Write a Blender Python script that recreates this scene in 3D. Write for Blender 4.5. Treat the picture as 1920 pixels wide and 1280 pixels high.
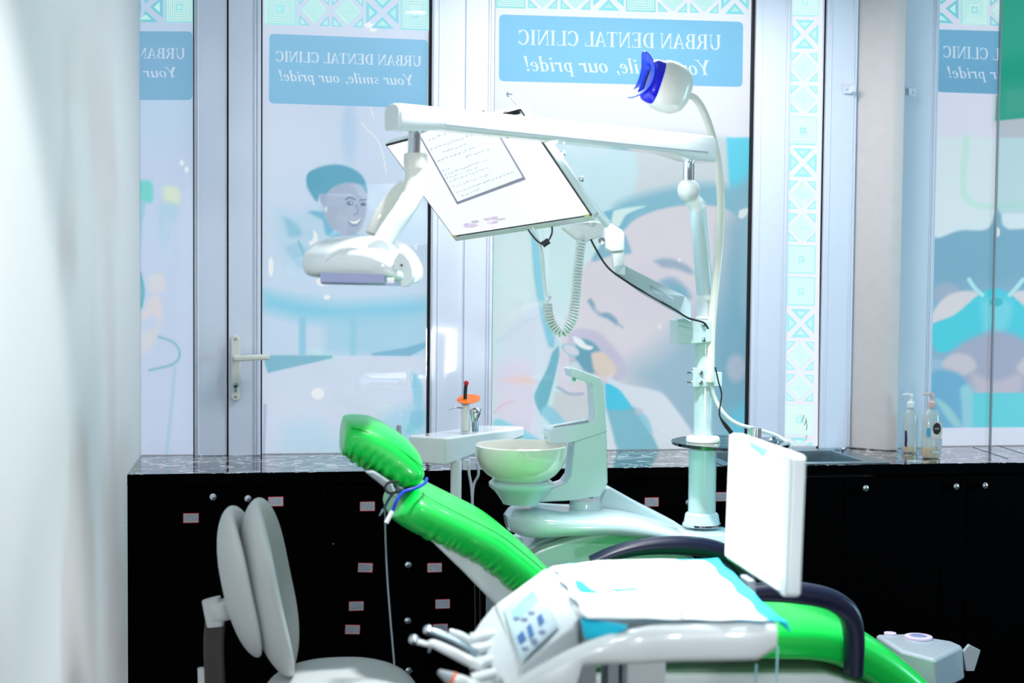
import bpy, bmesh, math, random
import numpy as np
from mathutils import Vector, Matrix
random.seed(7)
for o in list(bpy.data.objects): bpy.data.objects.remove(o)
S = bpy.context.scene
COL = S.collection
# ------------------------------------------------------------ camera
F = 2667.0; YAW = math.radians(9.6); PIT = math.radians(2.6); ROL = .0093
CAM = np.array([.46, -5.2, 1.55])
fw = np.array([math.sin(YAW)*math.cos(PIT), math.cos(YAW)*math.cos(PIT), -math.sin(PIT)])
r0 = np.array([math.cos(YAW), -math.sin(YAW), 0.]); u0 = np.cross(r0, fw)
RT = r0*math.cos(ROL)+u0*math.sin(ROL); UP = -r0*math.sin(ROL)+u0*math.cos(ROL)
cd = bpy.data.cameras.new('camera'); cam = bpy.data.objects.new('camera', cd); COL.objects.link(cam)
M4 = Matrix.Identity(4)
for i in range(3): M4[i][0] = RT[i]; M4[i][1] = UP[i]; M4[i][2] = -fw[i]; M4[i][3] = CAM[i]
cam.matrix_world = M4
cd.sensor_width = 36; cd.sensor_fit = 'HORIZONTAL'; cd.lens = F*36/1920
cd.dof.use_dof = True; cd.dof.focus_distance = 4.6; cd.dof.aperture_fstop = 3.2
cd.clip_start = .05
S.camera = cam
def ray(x, y): return fw+RT*(x-960)/F-UP*(y-640)/F
def at(x, y, d): return Vector(CAM+ray(x, y)*d)
def onY(x, y, Y): r = ray(x, y); return Vector(CAM+r*(Y-CAM[1])/r[1])
def onX(x, y, X): r = ray(x, y); return Vector(CAM+r*(X-CAM[0])/r[0])
def onZ(x, y, Z): r = ray(x, y); return Vector(CAM+r*(Z-CAM[2])/r[2])
def mm(px, d): return px*d/F
# ------------------------------------------------------------ world, exposure, lights
S.view_settings.view_transform = 'Standard'; S.view_settings.look = 'None'
S.view_settings.exposure = 0.0; S.view_settings.gamma = 1.0
S.view_settings.use_curve_mapping = False
w = bpy.data.worlds.new('room_light'); S.world = w; w.use_nodes = True
w.node_tree.nodes['Background'].inputs[0].default_value = (.93, .95, 1.0, 1)
w.node_tree.nodes['Background'].inputs[1].default_value = .26
def area(name, loc, tgt, size, power, col=(1, 1, 1), sy=None, spread=180):
    l = bpy.data.lights.new(name, 'AREA'); l.energy = power; l.color = col
    l.size = size; l.spread = math.radians(spread)
    if sy: l.shape = 'RECTANGLE'; l.size_y = sy
    o = bpy.data.objects.new(name, l); COL.objects.link(o); o.location = loc
    d = Vector(tgt)-Vector(loc); o.rotation_euler = d.to_track_quat('-Z', 'Y').to_euler(); return o
def spot(name, loc, tgt, power, ang, blend=.3, rad=.05, col=(1, 1, 1)):
    l = bpy.data.lights.new(name, 'SPOT'); l.energy = power; l.color = col
    l.spot_size = math.radians(ang); l.spot_blend = blend; l.shadow_soft_size = rad
    o = bpy.data.objects.new(name, l); COL.objects.link(o); o.location = loc
    d = Vector(tgt)-Vector(loc); o.rotation_euler = d.to_track_quat('-Z', 'Y').to_euler(); return o
# chair downlight, added unseen fill lamps and the daylight from the street door behind / beside the camera
area('added_top_fill', (1.7, -.72, 2.77), (1.7, -1.1, 0), 1.1, 34, (.97, .98, 1.0), .4)  # added overhead fill without a fixture, lights the unit from above
spot('added_tray_spot', (1.32, -2.72, 2.74), (1.30, -2.60, 0), 330, 25, .30, .06, (.95, 1.0, 1.0))  # added unseen spot, cone kept narrow to blow out the table top only
spot('added_front_spot', (.75, -4.7, 2.74), (1.35, -1.7, .95), 85, 40, .5, .09, (.93, .98, 1.0))  # added unseen key spot, brightens the sides turned to the camera
spot('chair_downlight', (1.20, -1.92, 2.77), (1.22, -1.75, 0), 250, 76, .6, .07, (.96, .98, 1.0))
area('side_daylight', (4.85, -1.9, 1.40), (0, -1.75, 1.1), .45, 46, (.42, .84, 1.0), .9)
area('entry_door_daylight', (1.70, -5.35, .98), (1.2, 0, 1.0), .20, 22, (.95, .98, 1.0), .36)
spot('added_wall_spot', (1.5, -3.6, 2.5), (0.0, -2.9, 1.25), 125, 50, .22, .10, (1.0, .985, .97))  # added unseen spot, its cone edge makes the bright-to-dark boundary on the wall
# ------------------------------------------------------------ materials
def lin(c):
    c = np.array(c, dtype=float)/255.0
    return np.where(c <= .04045, c/12.92, ((c+.055)/1.055)**2.4)
MATS = {}
def mat(name, rgb, rough=.5, metal=0., spec=.5, coat=0., emit=0., trans=0., alpha=1., ior=1.45, bump=0., bscale=60., var=0.):
    m = bpy.data.materials.new(name); m.use_nodes = True; MATS[name] = m
    nt = m.node_tree; b = nt.nodes['Principled BSDF']; c = (*lin(rgb), 1)
    b.inputs['Base Color'].default_value = c; b.inputs['Roughness'].default_value = rough
    b.inputs['Metallic'].default_value = metal; b.inputs['Specular IOR Level'].default_value = spec
    b.inputs['Coat Weight'].default_value = coat; b.inputs['Coat Roughness'].default_value = .05
    b.inputs['Transmission Weight'].default_value = trans; b.inputs['IOR'].default_value = ior
    b.inputs['Alpha'].default_value = alpha
    if emit: b.inputs['Emission Color'].default_value = c; b.inputs['Emission Strength'].default_value = emit
    tc = nt.nodes.new('ShaderNodeTexCoord'); nz = nt.nodes.new('ShaderNodeTexNoise')
    nt.links.new(tc.outputs['Object'], nz.inputs['Vector']); nz.inputs['Scale'].default_value = bscale; nz.inputs['Detail'].default_value = 4
    if bump:
        bp = nt.nodes.new('ShaderNodeBump'); bp.inputs['Strength'].default_value = bump; bp.inputs['Distance'].default_value = .004
        nt.links.new(nz.outputs['Fac'], bp.inputs['Height']); nt.links.new(bp.outputs['Normal'], b.inputs['Normal'])
    if var:
        mx = nt.nodes.new('ShaderNodeMixRGB'); mx.inputs[1].default_value = c
        mx.inputs[2].default_value = (*(lin(rgb)*(1-var)), 1)
        nt.links.new(nz.outputs['Fac'], mx.inputs[0]); nt.links.new(mx.outputs[0], b.inputs['Base Color'])
    return m
mat('wall_paint', (222, 222, 222), .75, bump=.015, bscale=40, var=.03)
mat('pillar_paint', (208, 202, 204), .75, bump=.12, bscale=25, var=.10)
mat('ceiling_white', (235, 235, 235), .8)
mat('floor_dark', (40, 42, 46), .35)
mat('aluminium', (222, 226, 242), .3, coat=.3)
mat('gasket', (4, 5, 10), .6)
mat('green_seal', (30, 120, 60), .5)
mat('black_cabinet', (1, 1, 2), .6, spec=.02)
mat('chrome', (215, 222, 230), .12, metal=1.)
mat('steel', (150, 170, 180), .3, metal=1.)
mat('white_plastic', (222, 230, 232), .3, coat=.35)
mat('white_gloss', (225, 232, 234), .12, coat=.8)
mat('device_grey', (158, 168, 178), .35, coat=.3)
mat('ivory_plastic', (222, 222, 214), .35, coat=.3)
mat('ceramic', (232, 232, 224), .08, coat=1.)
mat('grey_plastic', (150, 158, 166), .45)
mat('dark_plastic', (14, 14, 18), .4)
mat('navy_rubber', (10, 16, 48), .38)
mat('stool_vinyl', (186, 190, 190), .5, bump=.05)
mat('stool_dark', (52, 46, 46), .5)
mat('green_vinyl', (0, 198, 72), .36, coat=.25)
mat('green_dark', (0, 150, 30), .5)
mat('unit_shell', (194, 218, 224), .2, coat=.6)
mat('blue_silicone', (10, 10, 205), .3, coat=.3)
mat('blue_light', (20, 70, 225), .35, coat=.3)
mat('blue_tie', (0, 60, 200), .4)
mat('black_rubber', (4, 4, 6), .4)
mat('orange', (240, 110, 20), .35)
mat('red', (190, 15, 20), .4)
mat('label_white', (176, 178, 186), .6)
mat('label_red', (200, 40, 50), .6)
mat('ink', (90, 92, 110), .7)
mat('screen_white', (250, 243, 252), .3, emit=.62)
mat('page_glow', (252, 248, 254), .6, emit=.55)  # note paper glows by added emission to look overexposed, no light source
mat('white_tab', (250, 250, 252), .5)
mat('towel_white', (250, 252, 255), .6)  # plain white paper, no emission
mat('page_edge', (200, 185, 215), .6)
mat('ink_faint', (120, 112, 150), .7)
mat('ink_blue', (60, 150, 190), .7)
mat('stain', (222, 205, 226), .7, emit=.45)
mat('yellow', (245, 240, 170), .6)
mat('viewer_glow', (250, 253, 255), .3, emit=1.3)
mat('teal_cloth', (20, 190, 220), .8, bump=.2, bscale=90)
mat('panel_face', (196, 216, 224), .35)
mat('panel_frame', (186, 206, 216), .4)
mat('button_blue', (70, 120, 190), .45)
mat('button_grey', (120, 130, 165), .45)
mat('display_teal', (160, 220, 225), .2)
mat('lamp_glass', (160, 165, 205), .08, coat=.8)
mat('soap', (235, 170, 30), .3)
mat('soap_dark', (90, 45, 10), .25)
mat('label_cream', (205, 190, 180), .6)
mat('label_pink', (190, 130, 120), .6)
mat('label_black', (8, 8, 12), .5)
mat('label_navy', (20, 30, 90), .5)
mat('label_blue', (70, 150, 190), .5)
mat('pump_pink', (205, 180, 180), .4)
mat('pen', (30, 50, 90), .5)
mat('downlight_glow', (255, 255, 255), .5, emit=9.)
def glass_mat(name, rgb, amount=.08, rough=.0, gloss=(1, 1, 1)):
    m = bpy.data.materials.new(name); m.use_nodes = True; MATS[name] = m; nt = m.node_tree
    nt.nodes.clear(); out = nt.nodes.new('ShaderNodeOutputMaterial')
    t = nt.nodes.new('ShaderNodeBsdfTransparent'); t.inputs[0].default_value = (*lin(rgb), 1)
    g = nt.nodes.new('ShaderNodeBsdfGlossy'); g.inputs['Roughness'].default_value = rough; g.inputs[0].default_value = (*gloss, 1)
    lw = nt.nodes.new('ShaderNodeLayerWeight'); lw.inputs[0].default_value = .25
    ma = nt.nodes.new('ShaderNodeMath'); ma.operation = 'MULTIPLY_ADD'; ma.inputs[1].default_value = .8; ma.inputs[2].default_value = amount
    mx = nt.nodes.new('ShaderNodeMixShader')
    nt.links.new(lw.outputs['Fresnel'], ma.inputs[0]); nt.links.new(ma.outputs[0], mx.inputs[0])
    nt.links.new(t.outputs[0], mx.inputs[1]); nt.links.new(g.outputs[0], mx.inputs[2]); nt.links.new(mx.outputs[0], out.inputs[0])
glass_mat('window_glass', (250, 252, 255), .02)
glass_mat('shelf_glass', (165, 203, 208), .10)
glass_mat('shelf_edge', (10, 25, 80), .10)
mat('bottle_plastic', (196, 204, 200), .18, alpha=.5, coat=.5)
def film_mat():
    m = bpy.data.materials.new('window_film'); m.use_nodes = True; MATS['film'] = m; nt = m.node_tree
    b = nt.nodes['Principled BSDF']; a = nt.nodes.new('ShaderNodeAttribute'); a.attribute_name = 'Col'
    mx = nt.nodes.new('ShaderNodeMixRGB'); mx.blend_type = 'MULTIPLY'; mx.inputs[0].default_value = 1; mx.inputs[2].default_value = (.30, .30, .30, 1)
    nt.links.new(a.outputs['Color'], mx.inputs[1]); nt.links.new(mx.outputs[0], b.inputs['Base Color'])
    nt.links.new(a.outputs['Color'], b.inputs['Emission Color']); b.inputs['Emission Strength'].default_value = .80  # emission stands in for daylight coming through the film
    b.inputs['Roughness'].default_value = .6
film_mat()
def worktop_mat():
    m = bpy.data.materials.new('marble_worktop'); m.use_nodes = True; MATS['worktop'] = m; nt = m.node_tree
    b = nt.nodes['Principled BSDF']; tc = nt.nodes.new('ShaderNodeTexCoord')
    mp = nt.nodes.new('ShaderNodeMapping'); mp.inputs['Scale'].default_value = (3.2, 5.5, 3.2)
    nz = nt.nodes.new('ShaderNodeTexNoise'); nz.inputs['Scale'].default_value = 2.2; nz.inputs['Detail'].default_value = 7; nz.inputs['Distortion'].default_value = 1.4
    nt.links.new(tc.outputs['Object'], mp.inputs[0]); nt.links.new(mp.outputs[0], nz.inputs['Vector'])
    r = nt.nodes.new('ShaderNodeValToRGB'); e = r.color_ramp.elements
    e[0].position = .475; e[0].color = (.006, .008, .014, 1); e[1].position = .525; e[1].color = (.006, .008, .014, 1)
    x = e.new(.5); x.color = (1, 1, 1, 1)
    nt.links.new(nz.outputs['Fac'], r.inputs[0]); nt.links.new(r.outputs[0], b.inputs['Base Color'])
    b.inputs['Roughness'].default_value = .05; b.inputs['Specular IOR Level'].default_value = .5; b.inputs['IOR'].default_value = 1.5
    b.inputs['Coat Weight'].default_value = .35; b.inputs['Coat Roughness'].default_value = .02; b.inputs['Coat IOR'].default_value = 1.5
worktop_mat()
# ------------------------------------------------------------ mesh builder
def V3(p): return Vector((float(p[0]), float(p[1]), float(p[2])))
def base_of(pts):
    a = np.array([[p[0], p[1], p[2]] for p in pts]); return Vector(((a[:, 0].min()+a[:, 0].max())/2, (a[:, 1].min()+a[:, 1].max())/2, a[:, 2].min()))
def spline(pts, n=6):
    P = [V3(p) for p in pts]; P = [P[0]*2-P[1]]+P+[P[-1]*2-P[-2]]; out = []
    for i in range(1, len(P)-2):
        a, b, c, d = P[i-1], P[i], P[i+1], P[i+2]
        for k in range(n):
            t = k/n
            out.append(.5*((2*b)+(c-a)*t+(2*a-5*b+4*c-d)*t*t+(3*b-a-3*c+d)*t**3))
    out.append(P[-2]); return out
def spl1(v, n=6): return [p[0] for p in spline([(x, 0, 0) for x in v], n)]
class MB:
    def __init__(s): s.bm = bmesh.new(); s.mi = 0
    def face(s, pts, mi=None):
        vs = [s.bm.verts.new(V3(p)) for p in pts]
        try: f = s.bm.faces.new(vs); f.material_index = s.mi if mi is None else mi; return f
        except Exception: return None
    def rings(s, rings, closed=True, cap=True, loop=False):
        R = [[s.bm.verts.new(V3(p)) for p in r] for r in rings]; n = len(R[0])
        m = len(R)
        for i in range(m if loop else m-1):
            A = R[i]; B = R[(i+1) % m]
            for j in range(n if closed else n-1):
                f = s.bm.faces.new((A[j], A[(j+1) % n], B[(j+1) % n], B[j])); f.material_index = s.mi
        if cap and not loop:
            for r in (R[0], R[-1]):
                try: f = s.bm.faces.new(r); f.material_index = s.mi
                except Exception: pass
        return s
    def box(s, c, d, ax=None):
        c = V3(c); ax = ax or (Vector((1, 0, 0)), Vector((0, 1, 0)), Vector((0, 0, 1)))
        h = [x/2 for x in d]
        q = lambda a, b, e: c+ax[0]*a*h[0]+ax[1]*b*h[1]+ax[2]*e*h[2]
        s.rings([[q(-1, -1, e), q(1, -1, e), q(1, 1, e), q(-1, 1, e)] for e in (-1, 1)]); return s
    def bx(s, x0, x1, y0, y1, z0, z1): return s.box(((x0+x1)/2, (y0+y1)/2, (z0+z1)/2), (x1-x0, y1-y0, z1-z0))
    def prism(s, pts, vec):
        vec = V3(vec); s.rings([[V3(p) for p in pts], [V3(p)+vec for p in pts]]); return s
    def frame_at(s, t, up):
        a = t.cross(up); a = a.normalized() if a.length > 1e-5 else t.orthogonal().normalized()
        return a, a.cross(t).normalized()
    def sweep(s, path, w, h, up=(0, 0, 1), p=2., n=20, side=None, cap=True, wr=None):
        path = [V3(q) for q in path]; m = len(path); up = Vector(up)
        W = w if isinstance(w, (list, tuple)) else [w]*m; H = h if isinstance(h, (list, tuple)) else [h]*m
        R = []
        for i, c in enumerate(path):
            t = (path[min(i+1, m-1)]-path[max(i-1, 0)]).normalized()
            if side is not None: a = Vector(side); b = a.cross(t).normalized()
            else: a, b = s.frame_at(t, up)
            r = []
            for j in range(n):
                th = 2*math.pi*j/n; cx, sy = math.cos(th), math.sin(th)
                x = math.copysign(abs(cx)**(2/p), cx); y = math.copysign(abs(sy)**(2/p), sy)
                q = c+a*x*W[i]+b*y*H[i]
                if wr: q += wr(i, th, a, b)
                r.append(q)
            R.append(r)
        s.rings(R, cap=cap); return s
    def tube(s, path, r, n=12, cap=True): return s.sweep(path, r, r, up=(.13, .21, .97), n=n, cap=cap)
    def lathe(s, c, prof, axis=(0, 0, 1), n=40, cap=True, sx=1., sy=1.):
        c = V3(c); ax = Vector(axis).normalized(); a = ax.orthogonal().normalized() if abs(ax.z) < .999 else Vector((1, 0, 0)); b = ax.cross(a)
        s.rings([[c+ax*h+(a*math.cos(2*math.pi*j/n)*sx+b*math.sin(2*math.pi*j/n)*sy)*max(r, 1e-4) for j in range(n)] for r, h in prof], cap=cap); return s
    def ball(s, c, r, n=16, sc=(1, 1, 1)):
        c = V3(c); s.rings([[c+Vector((math.cos(2*math.pi*j/n)*math.sin(a)*sc[0], math.sin(2*math.pi*j/n)*math.sin(a)*sc[1], math.cos(a)*sc[2]))*r for j in range(n)] for a in [1e-3+(math.pi-2e-3)*k/10 for k in range(11)]]); return s
    def pillow(s, c, U, N, W, hw, hh, t, p=2.6, bend=0., bendu=0., n=40, m=9):
        # padded slab: U width axis, W height axis, N thickness axis
        c = V3(c); R = []
        prof = [(math.cos(a), math.sin(a)) for a in [(-math.pi/2)+math.pi*k/(2*m) for k in range(2*m+1)]]
        for rr, hhn in prof:
            k = max(rr, .02)**.55; r = []
            for j in range(n):
                th = 2*math.pi*j/n; cx, sy = math.cos(th), math.sin(th)
                x = math.copysign(abs(cx)**(2/p), cx)*k; y = math.copysign(abs(sy)**(2/p), sy)*k
                r.append(c+U*x*hw+W*y*hh+N*(hhn*t+bend*y*y+bendu*x*x))
            R.append(r)
        s.rings(R); return s
    def build(s, name, m, parent=None, bevel=0., seg=2, ang=38, label=None):
        bmesh.ops.recalc_face_normals(s.bm, faces=s.bm.faces)
        me = bpy.data.meshes.new(name)
        vs = [v.co for v in s.bm.verts]
        org = base_of(vs); 
        for v in s.bm.verts: v.co -= org
        s.bm.to_mesh(me); s.bm.free()
        for mm_ in (m if isinstance(m, (list, tuple)) else [m]): me.materials.append(MATS[mm_])
        me.polygons.foreach_set('use_smooth', [True]*len(me.polygons))
        me.set_sharp_from_angle(angle=math.radians(ang))
        o = bpy.data.objects.new(name, me); COL.objects.link(o); o.location = org
        if bevel:
            b = o.modifiers.new('bevel', 'BEVEL'); b.width = bevel; b.segments = seg; b.limit_method = 'ANGLE'; b.angle_limit = math.radians(35); b.harden_normals = True
        if parent is not None: setpar(o, parent)
        if label: o['label'] = label
        return o
def worldloc(o):
    L = o.location.copy()
    while o.parent: o = o.parent; L = L+o.location if True else L
    return L
WL = {}
def setpar(o, p):
    pw = WL.get(p.name, p.location.copy()); ow = o.location.copy()
    o.parent = p; o.location = ow-pw; WL[o.name] = ow
def tag(o, label, cat, group=None):
    o['label'] = label; o['category'] = cat
    if group: o['group'] = group
    return o
def thing(name, label, cat, loc, group=None):
    o = bpy.data.objects.new(name, None); COL.objects.link(o); o.location = V3(loc); o.empty_display_size = .05
    return tag(o, label, cat, group)
def struct(o): o['kind'] = 'structure'; return o
X = Vector((1, 0, 0)); Y = Vector((0, 1, 0)); Z = Vector((0, 0, 1))
TOP = 2.8; WT = .90   # ceiling height, worktop height
# ============================================================ SETTING
struct(MB().bx(-.2, 5.2, -6.6, .3, -.05, 0).build('floor', 'floor_dark'))
struct(MB().bx(-.2, 5.2, -6.6, .3, TOP, TOP+.05).build('ceiling', 'ceiling_white'))
struct(MB().bx(-.12, 0, -6.6, .3, 0, TOP).build('wall_left', 'wall_paint'))
struct(MB().bx(5.0, 5.12, -1.2, .3, 0, TOP).build('wall_right', 'wall_paint'))
# solid wall below the sills and above the lintel, and the deep backing behind the mullions
struct(MB().bx(0, 5.0, .0, .12, 0, WT-.002).build('wall_back', 'wall_paint'))
def fx(px): return onY(px, 430, 0).x         # wall X of a photo column half way up
def jamb(name, x0, x1, y=-.03, mt='aluminium', grooves=(), bev=.003, z0=WT, z1=TOP-.002, parent=None, lab=None):
    m = MB(); m.bx(x0, x1, y, .03, z0, z1)
    for g, w_, d in grooves: m.bx(g-w_/2, g+w_/2, y-d, y, z0+.001, z1-.001)
    return m.build(name, mt, parent, bevel=bev)
def gasket(x0, x1, parent, y=-.012, mt='gasket'): return MB().bx(x0, x1, y, .025, WT, TOP-.002).build('gasket', mt, parent)
# --- window 1 (far left)
def empty_struct(name, loc): o = bpy.data.objects.new(name, None); COL.objects.link(o); o.location = loc; o['kind'] = 'structure'; return o
w1 = empty_struct('window_1', (.15, 0, WT))
gasket(fx(362.5), fx(365), w1)
jamb('window_frame', fx(365), fx(426), -.025, grooves=[(fx(372), .006, .006)], parent=w1)
def pane(x0, x1, parent, y=-.006):
    return MB().bx(x0, x1, y-.002, y, WT+.002, TOP-.004).build('pane', 'window_glass', parent)
pane(.001, fx(362.5), w1)
# --- door
d1 = empty_struct('door_1', (.7, 0, WT))
gasket(fx(426), fx(429), d1)
jamb('door_stile', fx(429), fx(489), -.032, grooves=[(fx(478), .004, .004), (fx(485.5), .012, .004)], parent=d1)
gasket(fx(489), fx(491.5), d1); pane(fx(491.5), fx(802), d1)
gasket(fx(802), fx(806.5), d1)
jamb('door_stile', fx(806.5), fx(861), -.032, grooves=[(fx(812), .012, .004), (fx(820), .004, .003)], parent=d1)
jamb('door_rebate', fx(861), fx(869), -.024, parent=d1, bev=.001)
hc = onY(442, 690, -.032)
h1 = MB(); R = []
zc = (onY(442, 627, -.04).z+onY(442, 752, -.04).z)/2; hh = .117; hw = .0165
pts = [(hc.x+hw*math.cos(a), zc+(hh-hw)+hw*math.sin(a)) for a in np.linspace(0, math.pi, 9)]+[(hc.x+hw*math.cos(a), zc-(hh-hw)+hw*math.sin(a)) for a in np.linspace(math.pi, 2*math.pi, 9)]
h1.prism([(x, -.034, z) for x, z in pts], (0, -.012, 0))
hd = h1.build('door_handle', 'ivory_plastic', d1, bevel=.003)
lv = MB(); zl = onY(450, 671, -.07).z
lv.tube([(hc.x, -.045, zl), (hc.x, -.075, zl)], .012)
lv.sweep(spline([(hc.x-.004, -.082, zl-.001), (hc.x+.03, -.086, zl), (hc.x+.07, -.086, zl+.003), (hc.x+.118, -.084, zl+.004)], 4), .011, .0105, p=3.4)
lv.build('lever', 'ivory_plastic', hd, bevel=.002)
kz = onY(442, 722, -.046).z
MB().lathe((hc.x, -.046, kz), [(.0095, 0), (.0095, -.003), (.0075, -.004), (.0001, -.004)], axis=(0, 1, 0), n=20).bx(hc.x-.0035, hc.x+.0035, -.05, -.046, kz-.024, kz).build('keyhole', 'steel', hd)
for zz in (zc+.103, zc-.103): MB().lathe((hc.x, -.046, zz), [(.0042, 0), (.0042, -.002), (.0001, -.002)], axis=(0, 1, 0), n=12).build('screw', 'steel', hd)
# --- window 2 (large, centre)
w2 = empty_struct('window_2', (1.75, 0, WT))
jamb('window_frame', fx(869), fx(922), -.03, grooves=[(fx(912), .004, .004), (fx(918), .010, .004)], parent=w2)
gasket(fx(922), fx(924), w2); pane(fx(924), fx(1403), w2); gasket(fx(1403), fx(1407.5), w2)
jamb('window_frame', fx(1407.5), fx(1473), -.03, grooves=[(fx(1417), .006, .003), (fx(1462), .004, .003), (fx(1468), .006, .003)], parent=w2)
w3 = empty_struct('window_3', (2.48, 0, WT))
MB().bx(fx(1473), fx(1534), -.022, .02, WT, TOP-.002).build('mullion_panel', 'aluminium', w3)
gasket(fx(1534.5), fx(1539), w3)
jamb('window_frame', fx(1539), fx(1596), -.028, grooves=[(fx(1547), .005, .003), (fx(1589), .004, .004)], parent=w3)
# --- pillar
p0 = onY(1596, 430, 0).x
pc = onY(1672, 430, -.11)
pr = onY(1692, 430, -.11)
struct(MB().prism([(p0, .02, WT), (p0+.004, -.012, WT), (pc.x-.01, -.105, WT), (pc.x+.002, -.112, WT), (pr.x, -.112, WT), (pr.x, .02, WT)], (0, 0, TOP-WT-.002)).build('trim_1', 'pillar_paint', bevel=.006, seg=3))
w4 = empty_struct('window_4', (3.2, 0, WT))
gasket(pr.x+.001, pr.x+.009, w4, y=-.05, mt='green_seal')
jamb('window_frame', pr.x+.009, fx(1747), -.028, grooves=[(fx(1737), .004, .003), (fx(1742), .008, .003)], parent=w4)
pane(fx(1747), 4.95, w4)
def bracket(px, py, yy, lab, flip=1):
    c = onY(px, py, yy); m = MB(); m.box(c, (.045, .004, .034)); m.box(c+Vector((flip*.012, -.012, -.0)), (.012, .024, .026))
    for sx in (-1, 1): m.lathe(c+Vector((sx*.012, -.002, 0)), [(.004, 0), (.004, -.003), (.0001, -.004)], axis=(0, 1, 0), n=10)
    tag(m.build('metal_bracket', 'aluminium', bevel=.001), lab, 'bracket', 'small metal clips by the pillar')
bracket(1592, 167, -.034, 'small metal clip on the frame left of the pillar', 1)
bracket(1707, 173, -.056, 'small metal clip on the frame right of the pillar', -1)
# --- ceiling downlight seen reflected in the door glass
r_ = ray(780, 22); hit = CAM+r_*(-CAM[1]/r_[1]); rr_ = np.array([r_[0], -r_[1], r_[2]]); k_ = (TOP-.012-hit[2])/rr_[2]; dl = hit+rr_*k_
dlt = thing('ceiling_downlight', 'round white ceiling downlight above the chair, reflected in the door glass', 'downlight', (dl[0], dl[1], TOP-.02))
MB().lathe((dl[0], dl[1], TOP-.02), [(.075, 0), (.075, .018), (.052, .018), (.052, 0)], n=32, cap=False).build('trim_ring', 'white_plastic', dlt)
MB().lathe((dl[0], dl[1], TOP-.012), [(.0001, 0), (.05, 0)], n=32, cap=False).build('diffuser', 'downlight_glow', dlt)
# ============================================================ LETTERING (upright serif capitals and an italic)
def arcpts(cx, cy, rx, ry, a0, a1, n=14): return [(cx+rx*math.cos(math.radians(a0+(a1-a0)*i/n)), cy+ry*math.sin(math.radians(a0+(a1-a0)*i/n))) for i in range(n+1)]
def band(cx, cy, rx, ry, tx, ty, a0, a1, n=14):
    o = arcpts(cx, cy, rx, ry, a0, a1, n); i = arcpts(cx, cy, rx-tx, ry-ty, a0, a1, n)
    return [[o[k], o[k+1], i[k+1], i[k]] for k in range(n)]
def R4(x0, y0, x1, y1): return [(x0, y0), (x1, y0), (x1, y1), (x0, y1)]
T = .17; t = .055
def stem(x, y0=0, y1=1, ser=(1, 1), w=T, sw=.09):
    r = [R4(x, y0, x+w, y1)]
    if ser[0]: r.append(R4(x-sw, y0, x+w+sw, y0+.05))
    if ser[1]: r.append(R4(x-sw, y1-.05, x+w+sw, y1))
    return r
G = {}
G['U'] = (.95, stem(.1, .3, 1, (0, 1))+[R4(.72, .3, .77, 1), R4(.62, .95, .87, 1)]+band(.435, .32, .335, .34, .15, .08, 180, 360))
G['R'] = (.86, stem(.1)+[R4(.2, .945, .45, 1), R4(.2, .47, .45, .52)]+band(.44, .735, .27, .265, .15, .05, -90, 90)+[[(.4, .5), (.56, .5), (.86, 0), (.66, 0)]])
G['B'] = (.8, stem(.1)+[R4(.2, .945, .42, 1), R4(.2, .5, .45, .55), R4(.2, 0, .42, .055)]+band(.42, .76, .26, .24, .15, .05, -90, 90)+band(.43, .275, .31, .275, .16, .05, -90, 90))
G['A'] = (.86, [[(0.06, 0), (.13, 0), (.47, 1), (.41, 1)], [(.38, 1), (.48, 1), (.83, 0), (.64, 0)], R4(.22, .3, .65, .36), R4(0, 0, .24, .05), R4(.56, 0, .9, .05)])
G['N'] = (.96, [R4(.12, 0, .18, 1), R4(.76, 0, .82, 1), [(.08, 1), (.26, 1), (.82, .0), (.72, 0)], R4(.02, 0, .28, .05), R4(.02, .95, .25, 1), R4(.66, .95, .92, 1)])
G['D'] = (.9, stem(.1)+[R4(.2, .945, .4, 1), R4(.2, 0, .4, .055)]+band(.38, .5, .44, .5, .17, .055, -90, 90))
G['E'] = (.78, stem(.1)+[R4(.2, .945, .68, 1), R4(.2, 0, .7, .055), R4(.2, .48, .52, .53), R4(.64, .8, .68, 1), R4(.67, 0, .71, .22), R4(.48, .38, .52, .63)])
G['T'] = (.8, stem(.32, 0, 1, (1, 0))+[R4(.04, .945, .77, 1), R4(.04, .76, .08, 1), R4(.73, .76, .77, 1)])
G['L'] = (.76, stem(.1)+[R4(.2, 0, .68, .055), R4(.65, 0, .69, .26)])
G['C'] = (.88, band(.47, .5, .42, .515, .17, .06, 42, 318, 22)+[R4(.76, .68, .8, 1), R4(.77, .05, .81, .28)])
G['I'] = (.46, stem(.14))
G[' '] = (.34, [])
it = .16; ir = .62  # italic: x-height
G['Y'] = (.8, [R4(.36, 0, .5, .5), [(.05, 1), (.23, 1), (.5, .45), (.36, .42)], [(.76, 1), (.7, 1), (.4, .45), (.48, .42)], R4(0, .95, .32, 1), R4(.58, .95, .88, 1), R4(.26, 0, .6, .05)])
G['o'] = (.56, band(.28, ir/2, .25, ir/2+.01, .13, .05, 0, 360, 24))
G['u'] = (.62, [R4(.06, .15, .19, ir), R4(.4, 0, .53, ir), R4(0, ir-.04, .12, ir), R4(.46, 0, .6, .045)]+band(.25, .17, .19, .19, .12, .08, 180, 350))
G['r'] = (.46, [R4(.08, 0, .21, ir), R4(0, ir-.04, .14, ir)]+band(.33, ir-.2, .16, .2, .06, .1, 40, 150)+[arcpts(.4, ir-.09, .07, .07, 0, 360, 10)])
G['s'] = (.46, band(.23, ir-.165, .17, .165, .09, .05, 30, 270)+band(.22, .165, .18, .165, .1, .05, -150, 90))
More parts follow.
